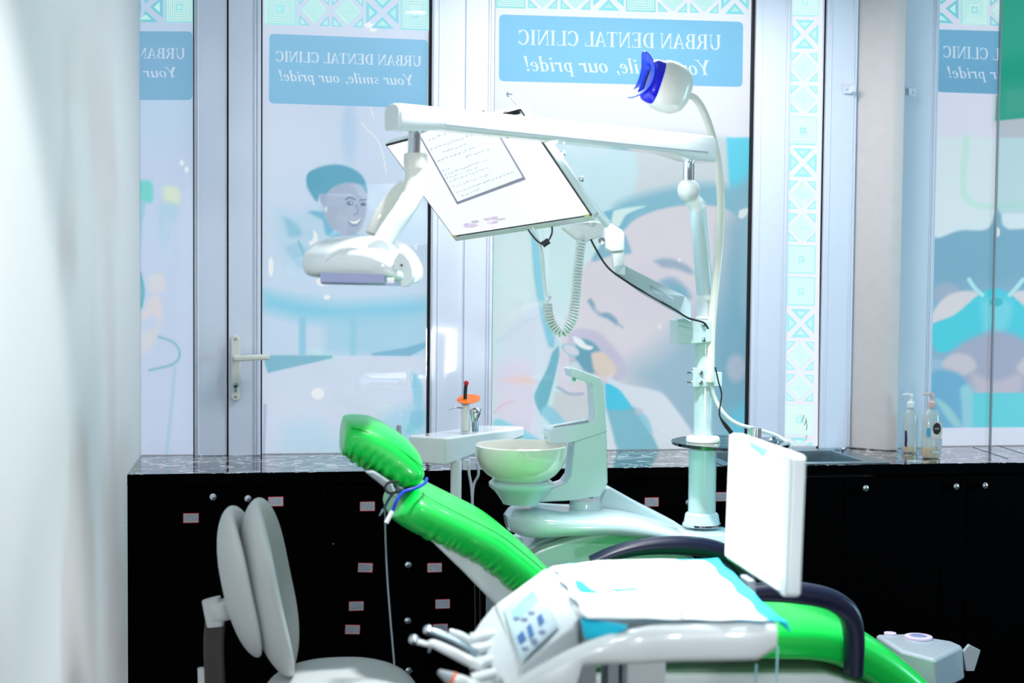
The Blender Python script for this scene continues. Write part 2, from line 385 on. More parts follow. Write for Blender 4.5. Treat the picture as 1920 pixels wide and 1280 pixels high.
G['m'] = (.92, [R4(.06, 0, .19, ir), R4(.37, 0, .5, ir-.12), R4(.68, 0, .81, ir-.12), R4(0, ir-.04, .12, ir), R4(.78, 0, .88, .045)]+band(.33, ir-.16, .17, .16, .12, .06, 0, 140)+band(.64, ir-.16, .17, .16, .12, .06, 0, 140))
G['i'] = (.3, [R4(.08, 0, .21, ir), R4(.02, ir-.04, .14, ir), R4(.18, 0, .28, .045), arcpts(.15, .85, .075, .075, 0, 360, 12)])
G['l'] = (.3, [R4(.08, 0, .21, 1), R4(.0, .95, .14, 1), R4(.18, 0, .28, .045)])
G['e'] = (.5, band(.27, ir/2, .23, ir/2+.01, .12, .05, 20, 320, 20)+[[(.1, .28), (.1, .33), (.48, .43), (.48, .38)]])
G['p'] = (.6, [R4(.1, -.3, .22, ir), R4(.02, ir-.04, .14, ir), R4(.02, -.3, .32, -.26)]+band(.31, ir/2, .23, ir/2, .12, .05, -120, 140, 20))
G['d'] = (.6, [R4(.38, 0, .51, 1), R4(.3, .95, .44, 1), R4(.46, 0, .58, .045)]+band(.28, ir/2, .23, ir/2, .13, .05, 40, 320, 20))
G[','] = (.3, [arcpts(.14, .07, .075, .075, 0, 360, 12), [(.1, .05), (.2, .05), (.08, -.18), (.04, -.16)]])
G['!'] = (.36, [arcpts(.16, .075, .075, .075, 0, 360, 12), [(.08, 1), (.26, 1), (.18, .24), (.13, .24)]])
def text_polys(txt, slant=0.):
    x = 0; out = []
    for ch in txt:
        adv, ps = G[ch]
        for p in ps: out.append([(x+a+slant*b, b) for a, b in p])
        x += adv+.02
    return out, x
# ============================================================ WINDOW FILM ART
def sdf_poly(P, poly):
    poly = np.array(poly, float); n = len(poly); d = np.full(len(P), 1e9); ins = np.zeros(len(P), bool)
    for i in range(n):
        a = poly[i]; b = poly[(i+1) % n]; e = b-a; w_ = P-a
        h = np.clip((w_@e)/(e@e+1e-9), 0, 1); q = w_-np.outer(h, e); d = np.minimum(d, (q**2).sum(1))
        c = (a[1] > P[:, 1]) != (b[1] > P[:, 1])
        with np.errstate(divide='ignore', invalid='ignore'):
            xi = (b[0]-a[0])*(P[:, 1]-a[1])/(b[1]-a[1]+1e-12)+a[0]
        ins ^= c & (P[:, 0] < xi)
    d = np.sqrt(d); return np.where(ins, -d, d)
def smooth_poly(poly, n=4):
    q = [(p[0], p[1], 0) for p in poly]; q = q[-2:]+q+q[:2]
    s_ = spline(q, n); s_ = s_[2*n:-2*n-0]
    return [(p[0], p[1]) for p in s_[:len(poly)*n]]
class Art:
    def __init__(s, P, bg): s.P = P; s.C = np.tile(np.array(bg, float), (len(P), 1))
    def mixin(s, m, col, op): m = (m*op)[:, None]; s.C = s.C*(1-m)+np.array(col, float)*m
    def poly(s, pts, col, soft=3, op=1., sm=True):
        if sm and len(pts) > 3: pts = smooth_poly(pts)
        d = sdf_poly(s.P, pts); s.mixin(np.clip(.5-d/(2*soft), 0, 1), col, op)
    def ell(s, cx, cy, rx, ry, col, soft=.1, op=1., rot=0.):
        a = math.radians(rot); x = s.P[:, 0]-cx; y = s.P[:, 1]-cy
        u = (x*math.cos(a)+y*math.sin(a))/rx; v = (-x*math.sin(a)+y*math.cos(a))/ry
        r = np.sqrt(u*u+v*v); s.mixin(np.clip((1-r)/soft+.5, 0, 1), col, op)
    def line(s, pts, wd, col, soft=2, op=1.):
        pts = [(p[0], p[1]) for p in spline([(a, b, 0) for a, b in pts], 6)]; d = np.full(len(s.P), 1e9)
        for i in range(len(pts)-1):
            a = np.array(pts[i]); e = np.array(pts[i+1])-a; w_ = s.P-a; h = np.clip((w_@e)/(e@e+1e-9), 0, 1)
            d = np.minimum(d, np.sqrt(((w_-np.outer(h, e))**2).sum(1)))
        s.mixin(np.clip((wd/2-d)/soft+.5, 0, 1), col, op)
    def grad(s, x0, y0, x1, y1, col, op=1.):
        e = np.array([x1-x0, y1-y0], float); h = np.clip(((s.P-np.array([x0, y0]))@e)/(e@e), 0, 1); s.mixin(h, col, op)
    def noise(s, amp, sc, seed=1):
        r = np.random.RandomState(seed); f = np.zeros(len(s.P))
        for k in range(7):
            a, b, c = r.uniform(-1, 1, 3); f += np.sin(s.P[:, 0]/sc*a*2+s.P[:, 1]/sc*b*2+c*9)
        s.C = np.clip(s.C+(f/4*amp)[:, None], 0, 255)
def set_col(me, cols):  # cols: per loop, 0..255 sRGB
    ca = me.color_attributes.new('Col', 'FLOAT_COLOR', 'CORNER'); a = np.ones((len(me.loops), 4)); a[:, :3] = lin(cols)*np.array([1.2, 1.13, .97]); ca.data.foreach_set('color', a.ravel())
def art_sheet(name, x0, x1, z0, z1, y, fn, step=.0045, parent=None):
    nx = max(2, int((x1-x0)/step)); nz = max(2, int((z1-z0)/step))
    xs = np.linspace(x0, x1, nx+1); zs = np.linspace(z0, z1, nz+1)
    XX, ZZ = np.meshgrid(xs, zs); V = np.stack([XX.ravel(), np.full(XX.size, y), ZZ.ravel()], 1)
    d = V-CAM; dd = d@fw; P = np.stack([960+F*(d@RT)/dd, 640-F*(d@UP)/dd], 1)
    C = fn(P)
    i = np.arange(nz)[:, None]*(nx+1)+np.arange(nx)[None, :]; i = i.ravel()
    Q = np.stack([i, i+1, i+nx+2, i+nx+1], 1)
    org = np.array([(x0+x1)/2, y, z0]); me = bpy.data.meshes.new(name)
    me.vertices.add(len(V)); me.vertices.foreach_set('co', (V-org).ravel())
    me.loops.add(Q.size); me.loops.foreach_set('vertex_index', Q.ravel())
    me.polygons.add(len(Q)); me.polygons.foreach_set('loop_start', np.arange(len(Q))*4); me.polygons.foreach_set('loop_total', np.full(len(Q), 4))
    me.update(); me.validate(); set_col(me, C[Q.ravel()]); me.materials.append(MATS['film'])
    o = bpy.data.objects.new(name, me); COL.objects.link(o); o.location = org
    if parent: setpar(o, parent)
    return o
def flat_polys(name, polys, y, parent=None, zoff=0.):
    # polys: list of (points in photo pixels, colour); laid on the wall plane y
    me = bpy.data.meshes.new(name); vs = []; fs = []; cols = []
    for pts, c in polys:
        a = len(vs); n = len(pts); vs += [onY(p[0], p[1], y) for p in pts]; fs.append(list(range(a, a+n))); cols += [c]*n
    org = base_of(vs); me.from_pydata([v-org for v in vs], [], fs); me.update()
    lc = np.zeros((len(me.loops), 3))
    vi = np.zeros(len(me.loops), int); me.loops.foreach_get('vertex_index', vi); lc = np.array(cols, float)[vi]
    set_col(me, lc); me.materials.append(MATS['film'])
    o = bpy.data.objects.new(name, me); COL.objects.link(o); o.location = org
    if parent: setpar(o, parent)
    return o
def text_on(name, txt, x_start, yb_start, x_end, yb_end, cap, col, y, parent, slant=0., clip=None):
    ps, wd = text_polys(txt, slant); out = []; ks = (x_end-x_start)/wd; sl = (yb_end-yb_start)/(x_end-x_start)
    for p in ps:
        q = []
        for a, b in p:
            px = x_start+a*ks; py = yb_start+(px-x_start)*sl-b*cap; q.append((px, py))
        if clip:
            if all(clip[0] <= u[0] <= clip[1] for u in q): out.append((q, col))
            elif any(clip[0] < u[0] < clip[1] for u in q): out.append(([(min(max(u[0], clip[0]), clip[1]), u[1]) for u in q], col))
        else: out.append((q, col))
    return flat_polys(name, out, y, parent)
def rrect(tl, tr, br, bl, r=10):
    c = [np.array(p, float) for p in (tl, tr, br, bl)]; out = []
    for i in range(4):
        p, a, b = c[i], c[i-1], c[(i+1) % 4]; ua = (a-p)/np.linalg.norm(a-p); ub = (b-p)/np.linalg.norm(b-p)
        for k in range(7):
            t_ = k/6; out.append(tuple(p+ua*r*(1-t_)**2+ub*r*t_**2))
    return out
TEAL = (138, 214, 238); PALE = (206, 236, 240); BG = (214, 222, 246)
def tile(kind, q, teal=TEAL, pale=PALE, white=BG):
    # q: corners TL TR BR BL in photo pixels; returns coloured polygons
    q = [np.array(p, float) for p in q]
    def m(u, v): return tuple((q[0]*(1-u)+q[1]*u)*(1-v)+(q[3]*(1-u)+q[2]*u)*v)
    P = lambda pts, c: ([m(*p) for p in pts], c)
    out = []
    ring = lambda o, i, c: [P([o[k], o[(k+1) % 4], i[(k+1) % 4], i[k]], c) for k in range(4)]
    sq = lambda a: [(a, a), (1-a, a), (1-a, 1-a), (a, 1-a)]
    di = lambda a: [(.5, .5-a), (.5+a, .5), (.5, .5+a), (.5-a, .5)]
    if kind == 'S':
        out.append(P(sq(.03), pale)); out += ring(sq(.03), sq(.085), teal)
        for a in (.125, .195, .265, .335): out += ring(sq(a), sq(a+.028), teal)
        out.append(P(sq(.39), teal)); out.append(P(di(.085), pale))
    elif kind == 'D':
        for sx, sy in ((0, 0), (1, 0), (1, 1), (0, 1)):
            f = lambda a, b: ((a if not sx else 1-a), (b if not sy else 1-b))
            out.append(P([f(.05, .05), f(.36, .05), f(.05, .36)], teal)); out.append(P([f(.085, .085), f(.27, .085), f(.085, .27)], pale))
        out.append(P(di(.42), pale))
        for a in (.42, .34, .265, .19, .115): out += ring(di(a), di(a-.028), teal)
        out.append(P(di(.06), teal)); out.append(P(di(.035), pale))
    else:
        for r_ in range(4):
            def f(a, b, r_=r_):
                for _ in range(r_): a, b = 1-b, a
                return (a, b)
            out.append(P([f(.17, .04), f(.83, .04), f(.5, .39)], teal)); out.append(P([f(.34, .12), f(.66, .12), f(.5, .28)], pale))
    return out
def pat_row(seq, xs, ybL, ybR, x0, x1, h, col=TEAL, clip=None):
    out = []
    for k, a, b in zip(seq, xs[:-1], xs[1:]):
        yb = lambda x: ybL+(ybR-ybL)*(x-x0)/(x1-x0)
        q = [(a, yb(a)-h), (b, yb(b)-h), (b, yb(b)), (a, yb(a))]
        for pts, c in tile(k, q, col):
            if clip: pts = [(min(max(p[0], clip[0]), clip[1]), p[1]) for p in pts]
            out.append((pts, c))
    return out
YF = .004
def zt(px): return TOP-.03
NAVY = (118, 184, 226); LET = (214, 226, 248)
# --- left window film
def art_left(P):
    a = Art(P, (186, 206, 240)); a.grad(262, 250, 262, 850, (190, 204, 236), .7)
    a.ell(300, 215, 80, 60, (178, 206, 236), .8, .6)
    a.poly([(258, 342), (284, 342), (286, 376), (272, 380), (258, 376)], (112, 208, 212), 4)
    a.line([(268, 380), (262, 420), (258, 470)], 10, (150, 200, 226), 5)
    a.poly([(305, 352), (334, 352), (336, 384), (308, 384)], (208, 224, 212), 5)
    a.poly([(298, 384), (334, 384), (322, 420), (312, 460), (300, 455)], (166, 204, 232), 6, .8)
    a.line([(312, 410), (302, 520)], 12, (182, 206, 236), 8, .8)
    a.line([(262, 512), (268, 545), (264, 575)], 7, (92, 178, 198), 3)
    a.poly([(278, 520), (305, 514), (308, 545), (280, 545)], (206, 210, 226), 5)
    a.poly([(280, 560), (295, 552), (304, 575), (300, 610), (288, 590), (268, 600), (266, 590)], (210, 208, 222), 5)
    a.poly([(264, 625), (296, 615), (290, 640), (270, 665), (264, 660)], (208, 210, 224), 6, .8)
    a.line([(298, 631), (325, 642), (337, 662), (325, 682), (280, 694)], 5, (134, 186, 210), 2)
    a.line([(328, 690), (322, 760), (312, 850)], 6, (160, 196, 226), 4, .8)
    for x, y, r in ((341, 305, 4), (350, 318, 4)): a.ell(x, y, r, r*1.4, (226, 236, 250), .4)
    a.noise(1.2, 60); return a.C
f1 = tag(art_sheet('window_poster', .001, fx(362), WT+.003, zt(0), YF, art_left), 'narrow printed window poster of toothbrushes in a glass, beside the left wall', 'poster', 'see-through clinic posters on the windows')
flat_polys('border_pattern', pat_row('XS', [238, 308, 364], 44, 44.5, 262, 362, 62, (120, 200, 222), clip=(262.5, 362)), YF-.001, f1)
b1 = flat_polys('name_banner', [([(262, 58.6)]+rrect((262, 58.6), (361, 59), (361, 187.5), (262, 187.5), 10)[7:21]+[(262, 187.5)], (120, 172, 214))], YF-.001, f1)
text_on('clinic_name', 'URBAN', 347, 110, 256, 109.5, 19.5, (196, 212, 242), YF-.002, b1, clip=(262, 362))
text_on('slogan', 'Your s', 335, 145, 249, 144.5, 19, (196, 212, 242), YF-.002, b1, .2, clip=(262, 362))
# --- door film
def art_door(P):
    a = Art(P, (204, 217, 246)); a.grad(490, 200, 640, 500, (192, 216, 245), .9)
    a.ell(655, 245, 14, 60, (172, 206, 240), .9, .7)
    a.poly([(520, 395), (560, 400), (600, 395), (600, 500), (540, 500), (515, 420)], (178, 212, 240), 12, .7)
    a.poly([(600, 402), (640, 398), (680, 440), (700, 500), (590, 490), (540, 490), (535, 450)], (186, 214, 242), 6, .8)
    a.poly([(578, 398), (600, 396), (640, 405), (668, 440), (640, 450), (612, 440), (604, 412)], (118, 186, 222), 3)
    a.poly([(532, 408), (556, 420), (566, 440), (540, 442)], (140, 196, 226), 5, .9)
    a.poly([(535, 470), (560, 455), (590, 480), (600, 505), (560, 500)], (158, 204, 234), 4, .9)
    a.line([(560, 452), (575, 490), (585, 505)], 4, (120, 180, 216), 2, .7)
    # head
    a.poly([(600, 358), (612, 340), (660, 335), (686, 352), (688, 378), (684, 408), (672, 434), (650, 444), (622, 428), (606, 398)], (166, 182, 212), 3)
    a.ell(662, 398, 14, 16, (178, 192, 220), .9, .7)
    a.ell(608, 372, 8, 12, (160, 178, 212), .3); a.ell(611, 392, 3, 5, (205, 222, 244), .4)
    a.poly([(576, 335), (588, 318), (612, 310), (640, 309), (668, 320), (684, 338), (688, 362), (674, 345), (650, 342), (625, 350), (612, 362), (600, 364), (594, 378), (582, 362), (575, 348)], (96, 166, 200), 2.5)
    a.ell(588, 336, 14, 17, (92, 164, 198), .25)
    a.line([(648, 374), (656, 370), (665, 374)], 3, (90, 120, 165), 1.5, .9); a.line([(676, 375), (686, 374)], 3, (90, 120, 165), 1.5, .9)
    a.ell(656, 381, 6, 3.6, (92, 118, 160), .5); a.ell(658, 380, 1.6, 1.4, (230, 238, 250), .5); a.ell(681, 383, 5, 3.2, (92, 118, 160), .5)
    a.line([(668, 385), (671, 398), (664, 402)], 3, (128, 148, 190), 2, .8)
    a.poly([(652, 411), (664, 415), (676, 409), (672, 421), (662, 424), (655, 419)], (120, 136, 180), 1.5, .9)
    a.poly([(652, 411), (664, 415), (676, 409), (670, 419), (659, 419)], (236, 242, 252), 1.2)
    # chair back, desk
    a.poly([(492, 545), (560, 560), (640, 570), (805, 560), (805, 588), (760, 600), (640, 606), (560, 598), (492, 580)], (126, 202, 236), 14, .85, False)
    a.poly([(670, 590), (805, 590), (800, 655), (770, 664), (672, 664), (610, 660), (610, 600)], (160, 208, 238), 10, .8, False)
    a.line([(567, 600), (567, 664)], 13, (138, 200, 232), 5, .85); a.line([(662, 600), (662, 664)], 12, (142, 204, 234), 6, .7)
    a.poly([(695, 662), (760, 652), (800, 640), (798, 652), (768, 668), (700, 667)], (112, 176, 212), 2, .8, False)
    a.poly([(490, 665), (810, 668), (810, 860), (490, 860)], (204, 218, 246), 1, 1, False)
    a.poly([(492, 666), (622, 666), (624, 671), (502, 699)], (128, 186, 216), 1.5, 1, False)
    a.poly([(770, 700), (790, 715), (792, 760), (776, 760)], (140, 204, 234), 3, .9)
    a.poly([(740, 770), (800, 760), (804, 845), (640, 845), (690, 800)], (160, 208, 240), 16, .8)
    a.poly([(770, 775), (792, 768), (792, 800), (760, 812)], (130, 196, 230), 5, .8)
    a.poly([(530, 800), (600, 790), (640, 850), (520, 850)], (176, 216, 244), 18, .6)
    a.line([(497, 760), (494, 850)], 6, (166, 182, 226), 3, .8)
    for x, y, r, s_ in ((587, 448, 9, 16), (508, 500, 5, 18), (605, 527, 12, 9), (613, 557, 6, 5), (596, 738, 12, 11), (780, 463, 2, 6), (700, 52, 8, 8), (690, 47, 7, 5)): a.ell(x, y, r, s_, (234, 240, 252), .25, .95)
    a.ell(580, 440, 8, 12, (180, 212, 240), .3)
    a.line([(678, 230), (690, 245), (708, 262), (718, 290), (724, 322)], 1.8, (234, 240, 252), 1.2)
    a.line([(693, 195), (697, 212), (701, 222)], 1.8, (234, 240, 252), 1.2)
    a.noise(1.5, 70, 3); return a.C
f2 = tag(art_sheet('window_poster', fx(492), fx(801.5), WT+.003, zt(0), YF, art_door, .004), 'printed poster of a smiling woman with her hair in a bun, on the door glass', 'poster', 'see-through clinic posters on the windows')
flat_polys('border_pattern', pat_row('SDDXS', [494, 558, 620, 684, 750, 806], 47.5, 59.5, 495, 805, 64), YF-.001, f2)
b2 = flat_polys('name_banner', [(rrect((505, 63), (803, 75), (801, 203), (504, 193.5), 9), (130, 188, 230))], YF-.001, f2)
text_on('clinic_name', 'URBAN DENTAL CLINIC', 790, 124.5, 516, 115, 19.5, LET, YF-.002, b2)
text_on('slogan', 'Your smile, our pride!', 778, 160, 524, 151, 19.5, LET, YF-.002, b2, .2)
# --- centre film
def art_centre(P):
    a = Art(P, (222, 228, 248)); a.poly([(900, 258), (1420, 258), (1420, 900), (900, 900)], (198, 222, 242), 2, 1, False)
    a.grad(930, 258, 930, 600, (196, 232, 240), .8)
    a.poly([(930, 600), (1010, 560), (1060, 620), (1050, 700), (930, 720)], (208, 218, 244), 30, .8)
    a.poly([(925, 700), (1000, 690), (1005, 860), (925, 860)], (214, 212, 240), 14, .9)
    a.poly([(940, 712), (985, 704), (1003, 715), (985, 722)], (226, 206, 214), 4, .9)
    a.line([(925, 775), (945, 757), (965, 752)], 3, (220, 186, 214), 2, .8)
    a.poly([(925, 790), (960, 795), (1020, 830), (1040, 870), (925, 870)], (136, 208, 236), 3, .9)
    a.poly([(940, 450), (1000, 440), (1010, 500), (980, 580), (930, 620)], (206, 228, 240), 12, .8)
    # gloved hand and grey field at the top
    a.poly([(1150, 262), (1368, 262), (1362, 390), (1240, 380), (1160, 392)], (196, 210, 224), 8)
    a.poly([(1010, 262), (1100, 300), (1180, 270), (1196, 330), (1170, 400), (1140, 420), (1080, 380)], (190, 222, 240), 6, .9)
    a.poly([(1362, 258), (1420, 258), (1420, 400), (1375, 400), (1366, 330)], (96, 206, 240), 3, 1, False)
    a.poly([(1150, 392), (1200, 366), (1300, 345), (1370, 350), (1420, 380), (1420, 900), (1330, 870), (1300, 700), (1380, 500), (1340, 420), (1250, 410), (1170, 450)], (130, 184, 212), 10)
    a.poly([(1124, 402), (1160, 390), (1210, 385), (1180, 410), (1168, 432), (1150, 420)], (120, 182, 212), 2)
    a.poly([(1150, 395), (1210, 386), (1175, 402), (1160, 425), (1146, 415)], (206, 232, 240), 2.5)
    # face
    a.poly([(1170, 432), (1190, 412), (1225, 396), (1270, 386), (1320, 384), (1370, 396), (1400, 440), (1408, 560), (1404, 700), (1370, 780), (1300, 830), (1240, 800), (1170, 770), (1110, 760), (1068, 740), (1056, 700), (1052, 650), (1060, 600), (1078, 545), (1095, 500), (1110, 485), (1140, 470)], (210, 210, 228), 3)
    a.poly([(1300, 600), (1420, 480), (1420, 860), (1290, 830), (1230, 760), (1180, 700), (1230, 660)], (146, 184, 212), 34, .9)
    a.poly([(1360, 430), (1420, 420), (1420, 800), (1350, 800), (1330, 680), (1355, 560)], (112, 168, 198), 26, .85)
    a.poly([(1380, 400), (1420, 400), (1420, 600), (1390, 560)], (148, 188, 216), 16, .9)
    a.ell(1380, 690, 18, 26, (176, 186, 214), .5, .8)
    a.poly([(1386, 395), (1402, 390), (1402, 400), (1392, 410), (1384, 406)], (214, 230, 242), 1.5)
    a.poly([(1168, 436), (1180, 460), (1182, 475), (1150, 478), (1110, 490), (1124, 462), (1148, 440)], (132, 182, 212), 3)
    a.poly([(1175, 520), (1220, 500), (1260, 540), (1220, 600), (1150, 590)], (206, 204, 226), 22, .6)
    a.poly([(1226, 490), (1245, 484), (1275, 490), (1298, 505), (1296, 514), (1268, 504), (1240, 500)], (146, 172, 202), 4, .9)
    a.poly([(1234, 528), (1262, 520), (1288, 540), (1296, 560), (1270, 556), (1245, 540)], (138, 176, 208), 5, .9)
    a.poly([(1250, 532), (1275, 536), (1286, 552), (1264, 550)], (116, 176, 204), 3, .8)
    a.poly([(1102, 566), (1108, 560), (1116, 574), (1112, 580)], (126, 164, 196), 3)
    a.poly([(1122, 590), (1140, 586), (1156, 598), (1158, 610), (1140, 598)], (124, 164, 196), 3)
    a.line([(1112, 578), (1126, 590)], 7, (160, 180, 208), 4, .8)
    a.line([(1158, 606), (1168, 614)], 4, (160, 178, 206), 3, .8)
    # mouth
    a.poly([(1066, 628), (1090, 616), (1120, 622), (1140, 640), (1168, 672), (1176, 700), (1156, 716), (1120, 716), (1086, 700), (1064, 670)], (190, 192, 222), 4)
    a.poly([(1080, 640), (1100, 636), (1122, 652), (1130, 680), (1110, 700), (1092, 690), (1078, 668)], (104, 162, 192), 3)
    a.poly([(1074, 630), (1090, 636), (1100, 646), (1112, 650), (1106, 656), (1090, 652), (1076, 640)], (228, 236, 248), 2)
    a.poly([(1108, 664), (1130, 660), (1152, 682), (1154, 700), (1132, 708), (1112, 690)], (216, 206, 204), 3)
    a.poly([(1098, 698), (1130, 706), (1150, 700), (1140, 714), (1110, 712)], (222, 214, 232), 2, .8)
    a.poly([(1064, 690), (1082, 678), (1092, 700), (1080, 716), (1066, 716)], (196, 220, 238), 3)
    a.line([(1036, 625), (1048, 645), (1062, 662)], 3, (176, 216, 236), 2)
    a.ell(1070, 656, 18, 10, (150, 200, 222), .18, 1, 28); a.ell(1071, 656, 15, 7.5, (206, 212, 236), .25, 1, 28)
    # chin, neck
    a.poly([(1048, 662), (1066, 668), (1066, 720), (1080, 735), (1060, 740), (1046, 720)], (212, 212, 236), 3)
    a.poly([(1040, 735), (1100, 744), (1110, 770), (1090, 800), (1060, 800), (1042, 780), (1036, 760)], (198, 208, 222), 4)
    a.line([(1046, 726), (1068, 738), (1092, 738)], 5, (150, 172, 204), 4, .8)
    # braid
    a.poly([(995, 425), (1008, 440), (1016, 500), (1022, 560), (1040, 640), (1030, 650), (1020, 620), (1004, 540), (998, 480)], (132, 198, 226), 3)
    a.poly([(1046, 648), (1048, 670), (1034, 730), (1022, 770), (1014, 776), (1002, 748), (1006, 730), (1026, 690), (1036, 660)], (112, 180, 206), 2)
    a.poly([(1014, 776), (1030, 760), (1060, 790), (1068, 806), (1040, 804)], (144, 204, 232), 3)
    # sleeve, glove, sheet
    a.poly([(1138, 712), (1170, 720), (1230, 732), (1254, 750), (1302, 818), (1306, 860), (1146, 860), (1138, 790)], (210, 224, 244), 2.5)
    a.poly([(1136, 764), (1186, 762), (1208, 790), (1236, 856), (1168, 856), (1146, 800)], (124, 186, 212), 3)
    a.poly([(1134, 720), (1158, 728), (1172, 744), (1184, 764), (1160, 768), (1136, 762)], (74, 200, 240), 2)
    a.ell(1198, 772, 8, 7, (188, 196, 220), .5, .8)
    a.poly([(1196, 776), (1212, 780), (1224, 810), (1214, 806)], (146, 204, 230), 3)
    a.poly([(1368, 780), (1402, 760), (1402, 850), (1360, 850)], (96, 196, 232), 14, .8)
    a.line([(960, 590), (1010, 570), (1050, 600)], 10, (220, 232, 246), 9, .5)
    a.line([(935, 640), (990, 600), (1040, 590)], 6, (186, 214, 238), 6, .4)
    for x, y in ((1274, 487), (1237, 612), (1243, 807)): a.ell(x, y, 4, 4, (222, 226, 244), .4, .9)
    a.noise(1.6, 60, 5); return a.C
f3 = tag(art_sheet('window_poster', fx(924.5), fx(1402.5), WT+.003, zt(0), YF, art_centre, .004), 'widest printed poster, close-up face with open mouth at the dentist', 'poster', 'see-through clinic posters on the windows')
flat_polys('border_pattern', pat_row('SDDXSDDX', [928, 987, 1048, 1110, 1172, 1231, 1291, 1350, 1406], 16.3, 29.7, 930, 1405, 60, (130, 216, 234), clip=(925.5, 1408)), YF-.001, f3)
b3 = flat_polys('name_banner', [(rrect((936, 27), (1393.5, 41), (1392, 163), (935.5, 152), 10), (118, 186, 230))], YF-.001, f3)
text_on('clinic_name', 'URBAN DENTAL CLINIC', 1352, 93.5, 970, 83.5, 28, (216, 230, 250), YF-.002, b3)
text_on('slogan', 'Your smile, our pride!', 1336, 141, 984, 133, 28, (216, 230, 250), YF-.002, b3, .2)
# --- strip on the mullion
strip = []
def sx(y): return 1480.5-(y*.0137)          # left edge of the strip against height
tops = [-27, 36, 96, 158, 218, 279, 338, 399, 459, 517, 577, 637, 696, 755, 817]
kinds = ['S', 'X', 'D', 'D', 'S', 'X', 'D', 'D', 'S', 'X', 'D', 'D', 'S', 'X']
tops = [-29, 33, 94, 156, 214, 274, 334, 395, 456, 515, 575, 635, 697, 755, 817]
kinds = ['S', 'X', 'D', 'D', 'S', 'X', 'D', 'D', 'S', 'S', 'X', 'D', 'D', 'S', 'X']
tops.append(876)
stp = flat_polys('pattern_strip', [([(1477.5, -60), (1544, -60), (1533, 836), (1468, 836)], (216, 222, 246))], -.0235)
tag(stp, 'tall narrow sticker strip of turquoise square patterns on the frame left of the pillar', 'sticker strip')
for k, a, b in zip(kinds, tops[:-1], tops[1:]):
    if a > 830: continue
    q = [(sx(a)+1, a+1), (sx(a)+57, a+3), (sx(b)+57, min(b, 834)-0), (sx(b)+1, min(b, 834)-1)]
    if k == 'X' and b > 840:
        q = [(sx(a)+1, a), (sx(a)+57, a+2), (sx(b)+57, b), (sx(b)+1, b)]
        for pts, c in tile(k, q, (150, 220, 242), (214, 234, 244)): strip.append(([(p[0], min(p[1], 835)) for p in pts], c))
    else: strip += tile(k, q, (150, 220, 242), (214, 234, 244))
flat_polys('square_pattern', strip, -.0245, stp)
pen = []
for p in ([(1508, 778), (1503, 790), (1512, 788), (1508, 797)], [(1511, 783), (1513, 798), (1512, 806)], [(1506, 816), (1513, 816), (1511, 820)]):
    for a, b in zip(p[:-1], p[1:]): pen.append(([(a[0]-.6, a[1]), (a[0]+.6, a[1]), (b[0]+.6, b[1]+.5), (b[0]-.6, b[1]+.5)], (50, 90, 120)))
flat_polys('pen_scribble', pen, -.0255, stp)
